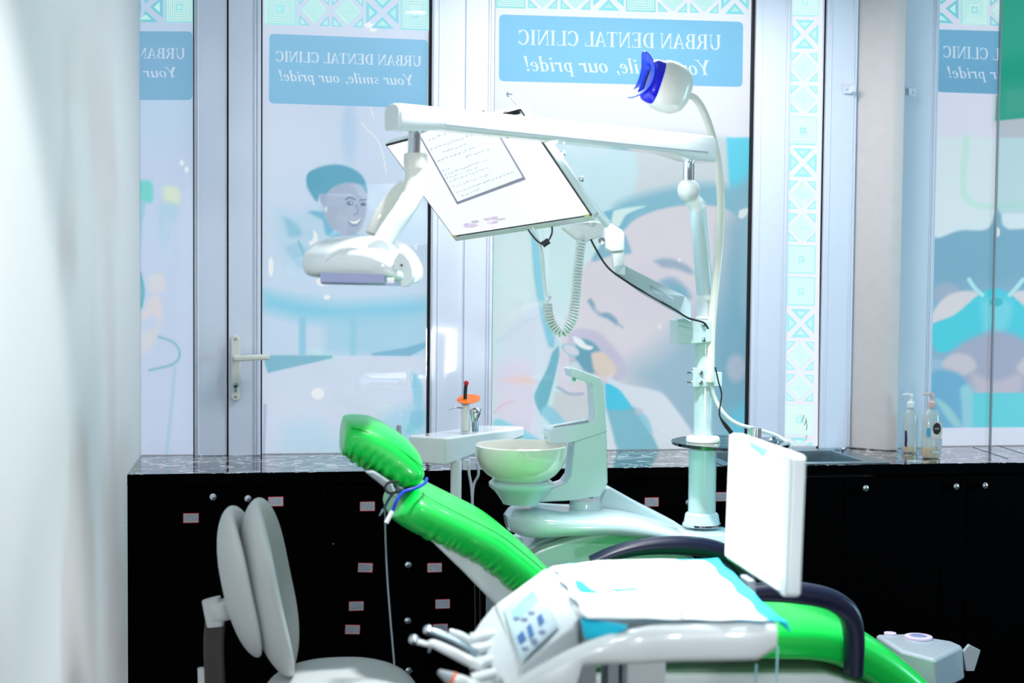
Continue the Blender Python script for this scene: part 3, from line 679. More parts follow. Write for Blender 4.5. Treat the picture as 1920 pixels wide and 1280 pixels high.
# --- right film
def art_right(P):
    a = Art(P, (208, 214, 240)); a.poly([(1700, 257), (2000, 259), (2000, 900), (1700, 900)], (204, 222, 238), 2, 1, False)
    a.line([(1812, 257), (1814, 375), (1920, 384), (2000, 384)], 12, (186, 222, 224), 6)
    a.poly([(1700, 458), (1760, 446), (1800, 432), (1850, 430), (1866, 400), (1871, 392), (1877, 402), (1892, 430), (2000, 440), (2000, 640), (1700, 660)], (116, 166, 198), 3)
    a.poly([(1700, 560), (1800, 540), (2000, 560), (2000, 800), (1700, 800)], (134, 174, 208), 20, .8)
    a.ell(1870, 435, 5, 9, (214, 220, 238), .3)
    a.ell(1775, 550, 24, 20, (150, 172, 200), .4)
    a.poly([(1745, 610), (1752, 580), (1780, 552), (1820, 545), (1836, 556), (1800, 590), (1770, 600)], (206, 206, 220), 3)
    a.poly([(1895, 556), (1920, 545), (1990, 560), (1990, 620), (1930, 590)], (206, 206, 220), 3)
    a.poly([(1746, 610), (1790, 590), (1836, 552), (1868, 540), (1900, 556), (1950, 600), (1990, 615), (1990, 660), (1900, 638), (1866, 620), (1830, 636), (1790, 655), (1760, 660), (1748, 640)], (70, 198, 224), 2.5)
    a.poly([(1838, 565), (1896, 565), (1885, 620), (1845, 625)], (124, 208, 232), 8, .8)
    a.ell(1868, 566, 12, 8, (52, 180, 200), .5)
    a.line([(1817, 524), (1828, 540), (1842, 553)], 8, (166, 222, 234), 2); a.line([(1918, 524), (1905, 540), (1893, 553)], 8, (166, 222, 234), 2)
    a.poly([(1790, 655), (1866, 620), (1940, 650), (1960, 720), (1900, 738), (1840, 735), (1800, 700)], (156, 166, 196), 8)
    a.poly([(1766, 680), (1790, 662), (1820, 668), (1830, 690), (1800, 706), (1772, 700)], (190, 190, 208), 4)
    a.poly([(1905, 690), (1925, 668), (1960, 670), (1960, 700), (1915, 702)], (190, 190, 208), 4)
    a.poly([(1820, 700), (1866, 715), (1915, 700), (1905, 740), (1830, 740)], (182, 180, 204), 7)
    a.poly([(1742, 700), (1810, 710), (1800, 802), (1742, 802)], (104, 168, 210), 5)
    a.poly([(1812, 736), (1915, 736), (1990, 740), (1990, 802), (1812, 802)], (98, 202, 222), 2, 1, False)
    a.poly([(1800, 730), (1822, 730), (1822, 802), (1806, 802)], (140, 200, 222), 4)
    a.poly([(1752, 748), (1775, 758), (1800, 790), (1796, 802), (1780, 790)], (144, 198, 214), 4)
    a.poly([(1700, 802), (2000, 800), (2000, 900), (1700, 900)], (208, 216, 242), 1, 1, False)
    a.poly([(1872, -50), (2000, -50), (2000, 400), (1866, 400)], (150, 196, 208), 1, .45, False)
    a.poly([(1868, 180), (2000, 170), (2000, 232), (1866, 226)], (60, 160, 142), 1.5, 1, False)
    a.poly([(1877, -60), (2000, -60), (2000, 213), (1874.5, 226)], (0, 152, 130), 1.5, 1, False)
    a.poly([(1877, 160), (2000, 150), (2000, 213), (1874.5, 226)], (76, 160, 148), 18, .7, False)
    a.poly([(1874.5, 226), (2000, 213), (2000, 258), (1873, 258)], (176, 186, 204), 1.5, 1, False)
    a.noise(1.5, 70, 9); return a.C
f4 = tag(art_sheet('window_poster', fx(1748), 3.75, WT+.003, zt(0), YF, art_right, .0045), 'printed poster of a patient lying upside down under a cyan cover, right of the pillar', 'poster', 'see-through clinic posters on the windows')
flat_polys('border_pattern', pat_row('XSD', [1730, 1800, 1854, 1912], 45, 51.5, 1755, 1878, 60, (112, 198, 218), clip=(1752, 1877)), YF-.001, f4)
b4 = flat_polys('name_banner', [([p for p in rrect((1757.5, 55), (1876, 58), (1875, 176.5), (1756, 172.5), 9)[:7]]+[(1876.5, 58.5), (1875, 176.5)]+rrect((1757.5, 55), (1876, 58), (1875, 176.5), (1756, 172.5), 9)[21:], (104, 164, 206))], YF-.001, f4)
text_on('clinic_name', 'L CLINIC', 1875, 113, 1767, 107.5, 22, (196, 214, 240), YF-.002, b4, clip=(1756, 1876))
text_on('slogan', 'ur pride!', 1886, 149, 1777, 145.5, 21, (196, 214, 240), YF-.002, b4, .2, clip=(1756, 1876))
sm_ = onY(1875, 100, -.012).x
struct(MB().bx(sm_, sm_+.004, -.014, .002, WT, TOP-.003).build('trim_2', 'grey_plastic'))
# ============================================================ WORKTOP, CABINETS, SINK
YC = -.462; YW = -.478
sk = [onZ(1380, 843, WT).x, onZ(1592, 840, WT).x]
sxl, sxr, syf, syb = 2.03, 2.60, -.43, -.035
m = MB(); t0 = WT-.035
for x0, x1, y0, y1 in ((.001, sxl, YW, -.034), (sxr, 4.9, YW, -.034), (sxl, sxr, YW, syf), (sxl, sxr, syb, -.034)):
    if y1 > y0+.0005: m.bx(x0, x1, y0, y1, t0, WT)
m.bx(.001, p0, -.034, -.001, t0, WT); m.bx(pr.x, 4.9, -.034, -.001, t0, WT)
wt = m.build('worktop', 'worktop'); tag(wt, 'long glossy dark marble tile worktop with white veins under the windows', 'worktop')
m = MB()
for a, b in (((1824, 838), (1890, 860)), ((1862, 832.5), (1925, 852))):
    p, q = onZ(*a, WT+.0004), onZ(*b, WT+.0004)
    m.prism([p-X*.002, p+X*.002, q+X*.002, q-X*.002], (0, 0, .0004))
m.build('tile_joint', 'gasket', wt)
MB().bx(.001, 4.9, YW-.004, YW, t0-.002, WT-.0015).build('front_edge', 'black_cabinet', wt, label='black front edge')
sink = thing('kitchen_sink', 'stainless steel sink set into the worktop left of the pillar', 'sink', (2.3, -.24, WT))
m = MB(); zr = WT+.004
def rectring(x0, x1, y0, y1, z): return [(x0, y0, z), (x1, y0, z), (x1, y1, z), (x0, y1, z)]
m.rings([rectring(sxl-.02, sxr+.03, YW+.012, -.036, WT+.001), rectring(sxl-.02, sxr+.03, YW+.012, -.036, zr), rectring(sxl+.02, sxr-.045, syf+.01, syb-.07, zr), rectring(sxl+.02, sxr-.045, syf+.01, syb-.07, zr-.004)], cap=False)
m.build('rim', 'steel', sink, bevel=.003)
m = MB(); m.rings([rectring(sxl+.02, sxr-.045, syf+.01, syb-.07, zr-.003), rectring(sxl+.035, sxr-.06, syf+.025, syb-.085, WT-.16)], cap=False); m.face(rectring(sxl+.035, sxr-.06, syf+.025, syb-.085, WT-.16))
m.build('basin', 'steel', sink)
MB().lathe(onZ(1575, 843, WT+.005), [(.022, 0), (.022, .003), (.018, .006), (.0001, .006)], n=24).build('tap_hole_cap', 'steel', sink)
MB().tube(spline([onZ(1580, 843, WT+.008)+Vector((0, 0, 0)), onZ(1581, 841, WT+.02), onZ(1586, 838, WT+.022), onZ(1594, 838, WT+.02)], 5), .004).build('overflow_spout', 'chrome', sink)
def cz(px, py): q = onY(px, py, YC-.02); return q.x, q.z
def knob(px, py, parent):
    x, z = cz(px, py); MB().lathe((x, YC-.018, z), [(.006, 0), (.005, -.006), (.005, -.012), (.010, -.016), (.0125, -.022), (.011, -.028), (.006, -.031), (.0001, -.032)], axis=(0, 1, 0), n=20).build('knob', 'chrome', parent)
def sticker(px, py, parent, rot=0., k=0):
    x, z = cz(px, py); hw, hh = .0255, .0165; c, s_ = math.cos(rot), math.sin(rot)
    P = lambda a, b, y: (x+a*c-b*s_, y, z+a*s_+b*c)
    m = MB(); y = YC-.0185
    m.prism([P(a, b, y) for a, b in [(hw*q, hh*r) for q, r in ((-1, -.85), (-.93, -1), (.93, -1), (1, -.85), (1, .85), (.93, 1), (-.93, 1), (-1, .85))]], (0, -.0006, 0))
    m.mi = 1; iw = .0022; m.prism([P(a, b, y-.0006) for a, b in ((-hw+iw, -hh+iw), (hw-iw, -hh+iw), (hw-iw, hh-iw), (-hw+iw, hh-iw))], (0, -.0003, 0))
    m.mi = 2; r = random.Random(k)
    for row, z0 in ((0, .007), (1, -.0062)):
        xx = -.019
        while xx < .017:
            w_ = r.uniform(.0015, .0035); h_ = r.uniform(.004, .008)
            if r.random() < .85:
                m.prism([P(a, b, y-.0009) for a, b in ((xx, z0-h_/2), (xx+.0007, z0-h_/2), (xx+.0012, z0+h_/2), (xx+.0005, z0+h_/2))], (0, -.0002, 0))
                if r.random() < .6: m.prism([P(a, b, y-.0009) for a, b in ((xx, z0-.0004), (xx+w_, z0-.0004), (xx+w_, z0+.0004), (xx, z0+.0004))], (0, -.0002, 0))
            xx += w_+.001
    m.prism([P(a, b, y-.0009) for a, b in ((-.021, -.0002), (.021, -.0002), (.021, .0004), (-.021, .0004))], (0, -.0002, 0))
    m.build('name_sticker', ['label_red', 'label_white', 'ink'], parent)
def front(kind, x0, x1, z0, z1, parent): return MB().bx(x0+.0015, x1-.0015, YC-.018, YC, z0+.0015, z1-.0015).build(kind, 'black_cabinet', parent, bevel=.001)
def unit(name, label, x0, x1, zt_=None):
    u = thing(name, label, 'cabinet', ((x0+x1)/2, -.23, 0))
    MB().bx(x0+.001, x1-.001, YC, -.002, .002, zt_ or t0-.001).build('carcass', 'black_cabinet', u); return u
cx = [.002, .62, .877, 1.15, 2.02, 2.82, 4.6]
u1 = unit('base_cabinet', 'black two-door cabinet behind the operator stool, against the left wall', cx[0], cx[1])
for x0, x1, k, L in ((.002, .335, (400, 929), (358, 971)), (.335, .62, (465, 932), (517, 940))):
    f = front('cabinet_door', x0, x1, .06, t0-.01, u1); knob(*k, f); sticker(*L, f, 0, L[0])
u2 = unit('drawer_cabinet', 'black drawer cabinet with four white labels in a column, right of the stool back', cx[1], cx[2])
zs = [.08, .30, .365, .45, .56, t0-.01]
for z0, z1, L in ((.0+.06, .27, (688, 1247)), (.27, .36, (661, 1180)), (.36, .455, (668, 1136)), (.455, .68, (685, 1064)), (.68, t0-.01, (689, 949))):
    f = front('drawer', cx[1], cx[2], z0, z1, u2); sticker(*L, f, -.05 if L[0] in (661, 685) else 0, L[0])
    if L[0] == 685:
        x, z = cz(625, 1001)
        MB().lathe((x+.0, YC-.018, z if z < .68 else .66), [(.003, 0), (.003, -.003), (.0001, -.003)], axis=(0, 1, 0), n=10).build('lock', 'chrome', f)
u3 = unit('drawer_cabinet', 'black drawer cabinet with chrome knobs below the raised chair back', cx[2], cx[3])
for z0, z1, k, L in ((.06, .27, (765, 1253), None), (.27, .37, (763, 1160), (826, 1178)), (.37, .47, None, (830, 1132)), (.47, .70, (764, 1056), (815, 1064)), (.70, t0-.01, None, None)):
    f = front('drawer', cx[2], cx[3], z0, z1, u3)
    if k: knob(*k, f)
    if L: sticker(*L, f, 0, L[0])
u4 = unit('base_cabinet', 'black two-door cabinet behind the spittoon and light post', cx[3], cx[4])
f = front('cabinet_door', cx[3], 1.60, .06, t0-.01, u4)
f = front('cabinet_door', 1.60, cx[4], .06, t0-.01, u4); sticker(1222, 941, f, 0, 3)
for q in ((1287, 940),): knob(*q, f)
sticker(1352, 931, f, 0, 8)
u5 = unit('base_cabinet', 'black cabinet under the sink with a chrome knob', cx[4], cx[5], .72)
f = front('cabinet_door', cx[4], 2.45, .06, t0-.01, u5); f = front('cabinet_door', 2.45, cx[5], .06, t0-.01, u5); knob(1618, 913, f)
u6 = unit('base_cabinet', 'rightmost black cabinet, chrome knobs below the soap bottles', cx[5], cx[6])
kx = cz(1814, 910)[0]
f = front('cabinet_door', cx[5], kx, .06, t0-.01, u6); knob(1787, 910, f)
f = front('cabinet_door', kx, 3.6, .06, t0-.01, u6); knob(1841, 908, f); front('cabinet_door', 3.6, cx[6], .06, t0-.01, u6)
# --- soap bottles
def bottle(px, ybase, ytop, hw, hd, label, Yp, pump, lab2, liq, sideview=False):
    b = onY(px, ybase, Yp); b.z = WT+.001; k = abs(Yp-CAM[1])/F*1.02
    H = (ybase-ytop)*k; bh = H*.70
    t_ = thing('soap_bottle', label, 'soap bottle', b, 'hand soap bottles by the pillar')
    prof = [(.80, 0), (.97, .02), (1, .08), (1, .30), (.97, .55), (1, .74), (.9, .88), (.55, .97), (.28, 1.0), (.28, 1.04)]
    m = MB(); m.rings([[b+Vector((math.copysign(abs(math.cos(a))**.8, math.cos(a))*hw*r, math.copysign(abs(math.sin(a))**.8, math.sin(a))*hd*(r if r > .5 else r*1.3), h*bh)) for a in [2*math.pi*j/28 for j in range(28)]] for r, h in prof])
    m.build('bottle_body', 'bottle_plastic', t_)
    m = MB(); lev = liq*bh
    m.rings([[b+Vector((math.copysign(abs(math.cos(a))**.8, math.cos(a))*hw*.95*r, math.copysign(abs(math.sin(a))**.8, math.sin(a))*hd*.95*r, z)) for a in [2*math.pi*j/28 for j in range(28)]] for r, z in ((.8, .002), (.97, .012), (1, lev*.5), (1, lev))])
    m.build('liquid_soap', 'soap', t_)
    n0 = b+Vector((0, 0, bh*1.04))
    m = MB(); m.lathe(n0, [(.014, -.004), (.015, 0), (.015, .016), (.012, .018), (.006, .022), (.006, .036), (.009, .037), (.009, .05), (.0001, .05)], n=20)
    m.sweep([n0+Vector((.004, 0, .046)), n0+Vector((-.02, 0, .047)), n0+Vector((-.035, 0, .044))], [.006, .005, .003], [.004, .0035, .003], p=3)
    m.build('pump', pump, t_, label='pale pink pump' if pump == 'pump_pink' else 'white pump')
    MB().tube([b+Vector((0, 0, .01)), b+Vector((.002, 0, bh*.98))], .0025, 8).build('dip_tube', 'white_plastic', t_)
    return t_, b, bh
t1, b_, bh_ = bottle(1706, 846, 722, .029, .02, 'soap bottle with white pump standing behind, nearest the pillar', -.17, 'white_plastic', 'label_navy', .13)
MB().prism([b_+Vector((-.028, -.0125, .025)), b_+Vector((-.020, -.016, .022)), b_+Vector((-.019, -.016, .06)), b_+Vector((-.022, -.0155, .085)), b_+Vector((-.028, -.0125, .085))], (0, -.0008, 0)).build('bottle_label', 'label_navy', t1)
t2, b_, bh_ = bottle(1745, 863, 724, .036, .022, 'larger soap bottle in front with pink pump and round black label', -.33, 'pump_pink', 'label_cream', .2)
m = MB(); fy = b_.y-.0232
def lp(a, c, e=0): return (b_.x+a*1.05, fy-e, b_.z+c*1.12)
MB().prism([lp(-.012, .066), lp(.026, .066), lp(.03, .085), lp(.028, .118), lp(.0, .121), lp(-.006, .105), lp(-.013, .09)], (0, -.0008, 0)).build('front_label', 'label_cream', t2)
MB().prism([lp(-.027, .072), lp(-.015, .07), lp(-.013, .085), lp(-.016, .1), lp(-.026, .1), lp(-.03, .087)], (0, -.0008, 0)).build('blue_patch', 'label_blue', t2)
MB().prism([lp(.009+.0145*math.cos(a), .098+.019*math.sin(a), .0009) for a in np.linspace(0, 2*math.pi, 25)[:-1]], (0, -.0006, 0)).build('round_badge', 'label_black', t2)
m = MB()
for i_, h_ in enumerate((.006, .004, .007, .004, .007)): x_ = .001+i_*.0035; m.prism([lp(x_, .095, .0016), lp(x_+.0012, .095, .0016), lp(x_+.0018, .095+h_, .0016), lp(x_+.0006, .095+h_, .0016)], (0, -.0003, 0))
m.build('badge_mark', 'label_cream', t2)
MB().prism([lp(.012, .03), lp(.03, .03), lp(.03, .066), lp(.008, .066), lp(.006, .05)], (0, -.0008, 0)).build('back_label', 'label_white', t2)
MB().prism([lp(-.008, .016), lp(.03, .016), lp(.03, .026), lp(-.008, .026)], (0, -.0008, 0)).build('base_label', 'label_white', t2)
#@@OBJECTS
# ============================================================ DENTAL UNIT (spittoon, cabinet, post)
DU = 4.12                       # distance of the unit from the lens
yU = at(1080, 930, DU).y
unit_c = onY(1180, 1100, yU)
du = thing('dental_unit', 'white dental unit body with spittoon, water tower and upright post behind the green chair', 'dental unit', (1.62, yU, 0))
def q(px, py, y=None): return onY(px, py, yU if y is None else y)
# water tower
m = MB(); m.prism([q(*p, yU-.045) for p in ((1069, 691), (1075, 689), (1126, 708), (1132, 717), (1138, 809), (1140, 905), (1125, 930), (1080, 938), (1003, 942), (1006, 924), (1060, 907), (1070, 893), (1077, 829), (1062, 832), (1031, 831), (1029, 808), (1036, 803), (1105, 792), (1112, 788), (1116, 780), (1112, 723), (1108, 719), (1072, 707))], (0, .09, 0))
tw = m.build('water_tower', 'unit_shell', du, bevel=.009, seg=4)
MB().lathe(q(1076, 706), [(.006, .004), (.006, -.010), (.004, -.014), (.0001, -.014)], n=16).build('filler_spout', 'chrome', tw)
MB().prism([q(*p, yU-.0458) for p in ((1077, 828), (1137.5, 808), (1137.5, 809.2), (1077, 829.4))], (0, .002, 0)).build('seam', 'grey_plastic', tw)
MB().sweep([q(1035, 805)+Vector((0, -.03, .001)), q(1100, 794)+Vector((0, -.03, .001))], .003, .012, up=(0, 0, 1)).build('cup_shelf_pad', 'grey_plastic', tw)
# bowl
bc = at(977, 905, 4.04); k = 3.98/F
bw = MB().lathe(bc, [(.0001, .0), (.05, .0), (.074, .008), (.1, .026), (.121, .052), (.130, .080), (.1325, .103), (.1325, .108), (.129, .110), (.126, .106), (.122, .08), (.108, .05), (.075, .026), (.03, .016), (.0001, .014)], n=64, cap=False).build('spittoon_bowl', 'ceramic', du)
MB().lathe(bc+Vector((0, 0, -.058)), [(.0001, 0), (.052, 0), (.055, .006), (.075, .034), (.086, .044), (.092, .052), (.092, .06), (.084, .066), (.06, .068), (.0001, .068)], n=48).build('bowl_collar', 'unit_shell', du)
MB().lathe(bc+Vector((0, 0, .015)), [(.018, 0), (.018, .003), (.0001, .003)], n=20).build('drain', 'chrome', du)
MB().lathe(q(1097, 946), [(.062, -.012), (.062, .004), (.058, .014), (.0001, .014)], n=36, sx=.75, sy=.6).build('tower_foot', 'unit_shell', du)
# sculpted upper shell, lower body, rear fin
tops = [(938, 972), (952, 958), (985, 952), (1060, 953), (1130, 954), (1180, 961), (1230, 975), (1280, 990), (1340, 996), (1400, 1000)]
bots = [(962, 985), (985, 992), (1015, 996), (1070, 994), (1130, 993), (1180, 998), (1230, 1008), (1275, 1022), (1330, 1036), (1400, 1045)]
A = spline([q(*p) for p in tops], 5); B = spline([q(*p) for p in bots], 5)
path = [(a+b)/2 for a, b in zip(A, B)]; H = [max(.008, (a-b).length/2) for a, b in zip(A, B)]
Wd = spl1([.05, .10, .135, .15, .155, .155, .15, .14, .13, .12], 5)
MB().sweep(path, Wd, H, side=(0, 1, 0), p=3.0, n=40).build('upper_shell', 'unit_shell', du)
MB().prism([q(*p, yU+.02) for p in ((1138, 911), (1146, 914), (1200, 944), (1265, 977), (1300, 1000), (1120, 1000), (1118, 960), (1130, 925))], (0, .10, 0)).build('rear_fin', 'unit_shell', du, bevel=.012, seg=4)
# lower body: shell with an arched rim
arch = [(930, 1100), (960, 1062), (1000, 1034), (1050, 1014), (1119, 999), (1170, 999), (1220, 1007), (1260, 1022), (1300, 1050), (1330, 1100)]
ar = [q(*p, yU-.07) for p in arch]
cpt = spline(ar, 6)
m = MB(); base = [Vector((p.x, p.y, .30)) for p in cpt]
m.prism([*cpt, base[-1], base[0]], (0, .2, 0)); m.build('lower_body', 'unit_shell', du, bevel=.014, seg=4)
MB().tube([p+Vector((0, -.001, .002)) for p in cpt[6:-6]], .0045, 8).build('arch_trim', 'grey_plastic', du, label='dark grey arched seam')
inner = [p+Vector((0, .008, .012)) for p in cpt]
m = MB(); m.prism([Vector((p.x, p.y+.02, p.z)) for p in inner]+[Vector((1.98, inner[-1].y+.02, .35)), Vector((1.25, inner[0].y+.02, .35))], (0, .23, 0)); m.build('side_cabinet', 'unit_shell', du, bevel=.01, seg=3)
bodyx0, bodyx1 = q(1000, 1000).x, q(1330, 1000).x
MB().bx(bodyx0, bodyx1, yU-.1, yU+.1, .001, .32).build('plinth', 'white_plastic', du, bevel=.02, seg=3)
# post plate, column, disc shelf
PX = at(1315.5, 985, 4.12)
def ph(py): return onY(1315, py, PX.y).z
MB().lathe((PX.x, PX.y, ph(1030)), [(.10, 0), (.10, .03), (.085, .055), (.06, .062), (.0001, .062)], n=40, sx=1.15).build('post_plate', 'unit_shell', du)
ps = MB().lathe((PX.x, PX.y, ph(985)), [(.054, 0), (.055, .004), (.055, .006), (.052, .010), (.048, .034), (.044, .038), (.04, .04), (.04, ph(850)-ph(985)+.012)], n=40).build('column', 'unit_shell', du)
MB().lathe((PX.x, PX.y, ph(984)), [(.0555, 0), (.0555, .006)], n=40, cap=False).build('foot_ring', 'chrome', ps)
gc = onZ(1368, 828, ph(830)+.0)
gr = mm(112, 4.03)
MB().lathe((gc.x-.004, PX.y+.0, ph(834)), [(.0001, 0), (gr-.003, 0), (gr, .003), (gr, .007), (gr-.003, .010), (.0001, .010)], n=64).build('disc_shelf', 'shelf_glass', du, label='round tinted glass shelf')
MB().lathe((gc.x-.004, PX.y+.0, ph(834)), [(gr+.0004, .001), (gr+.0008, .009)], n=64, cap=False).build('shelf_rim', 'shelf_edge', du)
MB().lathe((PX.x-.0, PX.y, ph(827)), [(.049, 0), (.049, .008), (.046, .014), (.035, .016), (.0001, .016)], n=36).build('shelf_collar', 'ivory_plastic', du)
zt_ = ph(600)
MB().lathe((PX.x, PX.y, ph(820)), [(.0275, 0), (.0275, zt_-ph(820))], n=32).build('upper_post', 'unit_shell', du)
# clamp that holds the flexible neck
ck = onY(1315, 706, PX.y)
m = MB(); m.box(ck+Vector((0, -.022, 0)), (.066, .022, .056)); m.box(ck+Vector((.036, -.012, -.006)), (.03, .05, .042))
cl = m.build('neck_clamp', 'unit_shell', du, bevel=.003)
for dz in (.014, -.014): MB().lathe(ck+Vector((-.012, -.033, dz)), [(.006, 0), (.006, -.003), (.0035, -.004), (.0035, -.006), (.0001, -.006)], axis=(0, 1, 0), n=12).tube([ck+Vector((-.05, -.022, dz)), ck+Vector((-.03, -.022, dz))], .0028, 8).build('clamp_bolt', 'chrome', cl)
# assistant's instrument holder
yA = at(850, 840, 4.2).y
m = MB(); m.prism([Vector((p[0], p[1], 0)) for p in []] or [onZ(*p, ph(815)) for p in ((765, 813), (836, 821), (985, 806), (975, 800), (900, 800))], (0, 0, .001)); m.bm.free()
z1 = onY(836, 819, yA).z; z0 = onY(836, 872, yA).z
ca = onY(836, 840, yA-.02); cb = onY(765, 840, yA+.05); cc_ = onY(984, 830, yA+.30); ce = onY(905, 830, yA+.34)
m = MB(); foot = [(ca.x, ca.y), (cc_.x-.02, cc_.y-.02), (cc_.x, cc_.y), (cc_.x-.02, cc_.y+.03), (ce.x, ce.y), (cb.x, cb.y)]
topz = [z1, z1-.004, z1-.004, z1-.004, z1-.002, z1]; botz = [z0, z0+.045, z0+.048, z0+.048, z0+.03, z0+.005]
m.rings([[(x, y, b) for (x, y), b in zip(foot, botz)], [(x, y, t_) for (x, y), t_ in zip(foot, topz)]])
ah = m.build('assistant_holder', 'white_gloss', du, bevel=.008, seg=4)
pz = onY(855, 900, yA+.04)
MB().tube([(pz.x, pz.y, z0-.22), (pz.x, pz.y, z0+.01)], mm(10.5, 4.2), 24).build('holder_post', 'white_plastic', ah)
MB().sweep([(pz.x, pz.y, z0-.21), (pz.x+.1, pz.y-.02, z0-.23), (pz.x+.24, yU, z0-.25)], .022, .03, up=(0, 0, 1), p=4).build('holder_arm', 'white_plastic', ah)
gs = at(748, 806, 4.2)
MB().lathe(gs+Vector((0, 0, -.02)), [(.011, -.03), (.011, 0), (.008, .012), (.007, .034), (.0001, .036)], n=20).build('suction_holder', 'grey_plastic', ah)
for k_, (px, pb) in enumerate(((878, 905), (895, 905))):
    a = at(px, 870, 4.22); MB().tube(spline([a, at(px+2, 890, 4.2), at(px+6-14*k_, 915, 4.18), at(px+10-20*k_, 980, 4.12)], 5), .0042, 8).build('hose', 'grey_plastic', ah)
MB().lathe(at(877, 868, 4.22), [(.009, -.02), (.008, .01), (.0001, .01)], n=14).build('hose_socket', 'white_plastic', ah)
# curing light and three-way syringe standing in the holder
zA = z1+.001
cb_ = onY(873, 810, yA+.13); cu = thing('curing_light', 'dental curing light with red tip and orange eye shield, in the side holder', 'curing light', (cb_.x, cb_.y, zA))
c0 = Vector((cb_.x, cb_.y, zA)); kk = (yA+.13-CAM[1])/F*1.02
MB().lathe(c0, [(.011, 0), (.014, .004), (.013, .03), (.0125, .075), (.008, .083), (.0001, .083)], n=20).build('handle', 'ivory_plastic', cu)
MB().lathe(c0+Vector((0, 0, .083)), [(.008, -.002), (.013, 0), (.013, .006), (.006, .008), (.0001, .008)], n=18).build('shield_ring', 'grey_plastic', cu)
MB().tube(spline([c0+Vector((-.001, 0, .088)), c0+Vector((-.002, 0, .115)), c0+Vector((0, 0, .145))], 4), .0055, 12).build('light_guide', 'black_rubber', cu)
MB().ball(c0+Vector((.001, 0, .148)), .0075, 14, (1, 1, 1.15)).build('tip', 'red', cu)
sc = c0+Vector((.008, -.004, .100)); ax = Vector((.25, -.35, .9)).normalized(); a1 = Vector((.97, .0, .12)).normalized(); a2 = ax.cross(a1).normalized()
MB().rings([[sc+ax*h+a1*math.cos(t_)*.036+a2*math.sin(t_)*.030 for t_ in [2*math.pi*j/36 for j in range(36)]] for h in (-.001, .001)]).build('orange_shield', 'orange', cu)
sb = onY(891, 805, yA+.13); sy = thing('air_water_syringe', 'chrome air-water syringe with thin bent nozzle, beside the curing light', 'syringe', (sb.x, sb.y, zA))
c0 = Vector((sb.x, sb.y, zA))
MB().lathe(c0, [(.010, 0), (.010, .028), (.0095, .032), (.0001, .032)], n=18).build('handle', 'steel', sy)
MB().sweep([c0+Vector((-.002, 0, .03)), c0+Vector((-.002, 0, .042)), c0+Vector((0, 0, .055)), c0+Vector((0, 0, .068)), c0+Vector((0, 0, .073))], [.009, .012, .0165, .015, .006], [.008, .009, .010, .009, .005], up=(0, 1, 0)).build('head', 'chrome', sy)
MB().tube([c0+Vector((.011, 0, .058)), c0+Vector((.017, 0, .066)), c0+Vector((.018, 0, .07))], .0025, 8).build('trigger', 'chrome', sy)
MB().tube(spline([c0+Vector((-.012, 0, .063)), c0+Vector((-.035, -.005, .070)), c0+Vector((-.06, -.01, .074)), c0+Vector((-.082, -.015, .068))], 4), [.004]*5+[.003]*5+[.0022]*3, 10).build('nozzle', 'chrome', sy)
# little things on the disc shelf
sz = ph(834)+.0105
p_ = onZ(1414, 832, sz)
cu2 = thing('metal_cup', 'small ribbed chrome cup on the round glass shelf', 'cup', (p_.x, p_.y, sz))
m = MB(); m.rings([[(p_.x+(.019+.0009*(j % 2))*math.cos(2*math.pi*j/48), p_.y+(.019+.0009*(j % 2))*math.sin(2*math.pi*j/48), sz+h) for j in range(48)] for h in (0, .045)]); m.build('cup_body', 'chrome', cu2)
MB().lathe((p_.x, p_.y, sz+.045), [(.0195, -.002), (.0195, .001), (.016, .001), (.015, -.02)], n=40, cap=False).build('cup_rim', 'chrome', cu2)
p_ = onZ(1448, 826, sz)
tag(MB().lathe((p_.x, p_.y, sz), [(.022, 0), (.022, .002), (.012, .005), (.007, .012), (.0001, .013)], n=28).build('metal_dish', 'steel'), 'small domed metal dish upside down at the right side of the glass shelf', 'dish')
# ============================================================ OPERATING LIGHT
ol = thing('operating_light', 'white operating light on a long overhead arm from the top of the post', 'dental lamp', (PX.x, PX.y, zt_+.001))
MB().lathe((PX.x, PX.y, zt_+.002), [(.0235, 0), (.0265, .002), (.0265, .005), (.0215, .010), (.0215, ph(566)-zt_), (.0265, ph(563)-zt_), (.0265, ph(556)-zt_), (.021, ph(552)-zt_), (.0001, ph(552)-zt_)], n=32).build('sleeve', 'white_plastic', ol)
a = Vector((PX.x, PX.y, ph(556))); b = onY(1307, 378, PX.y)
MB().tube([a, b], .0245, 32).build('upright', 'unit_shell', ol)
bj = onY(1291, 357, PX.y-.01)
MB().ball(bj, .034, 24, (.95, .95, 1)).sweep([bj+Vector((.004, 0, -.02)), bj+Vector((.022, .006, -.035)), b+Vector((.002, 0, -.02))], [.02, .024, .026], [.02, .024, .026], up=(0, 1, 0)).build('knuckle', 'white_plastic', ol)
MB().tube([onY(1291, 345, PX.y-.01), onY(1291, 296, PX.y-.01)], .0165, 24).build('pivot_pin', 'chrome', ol)
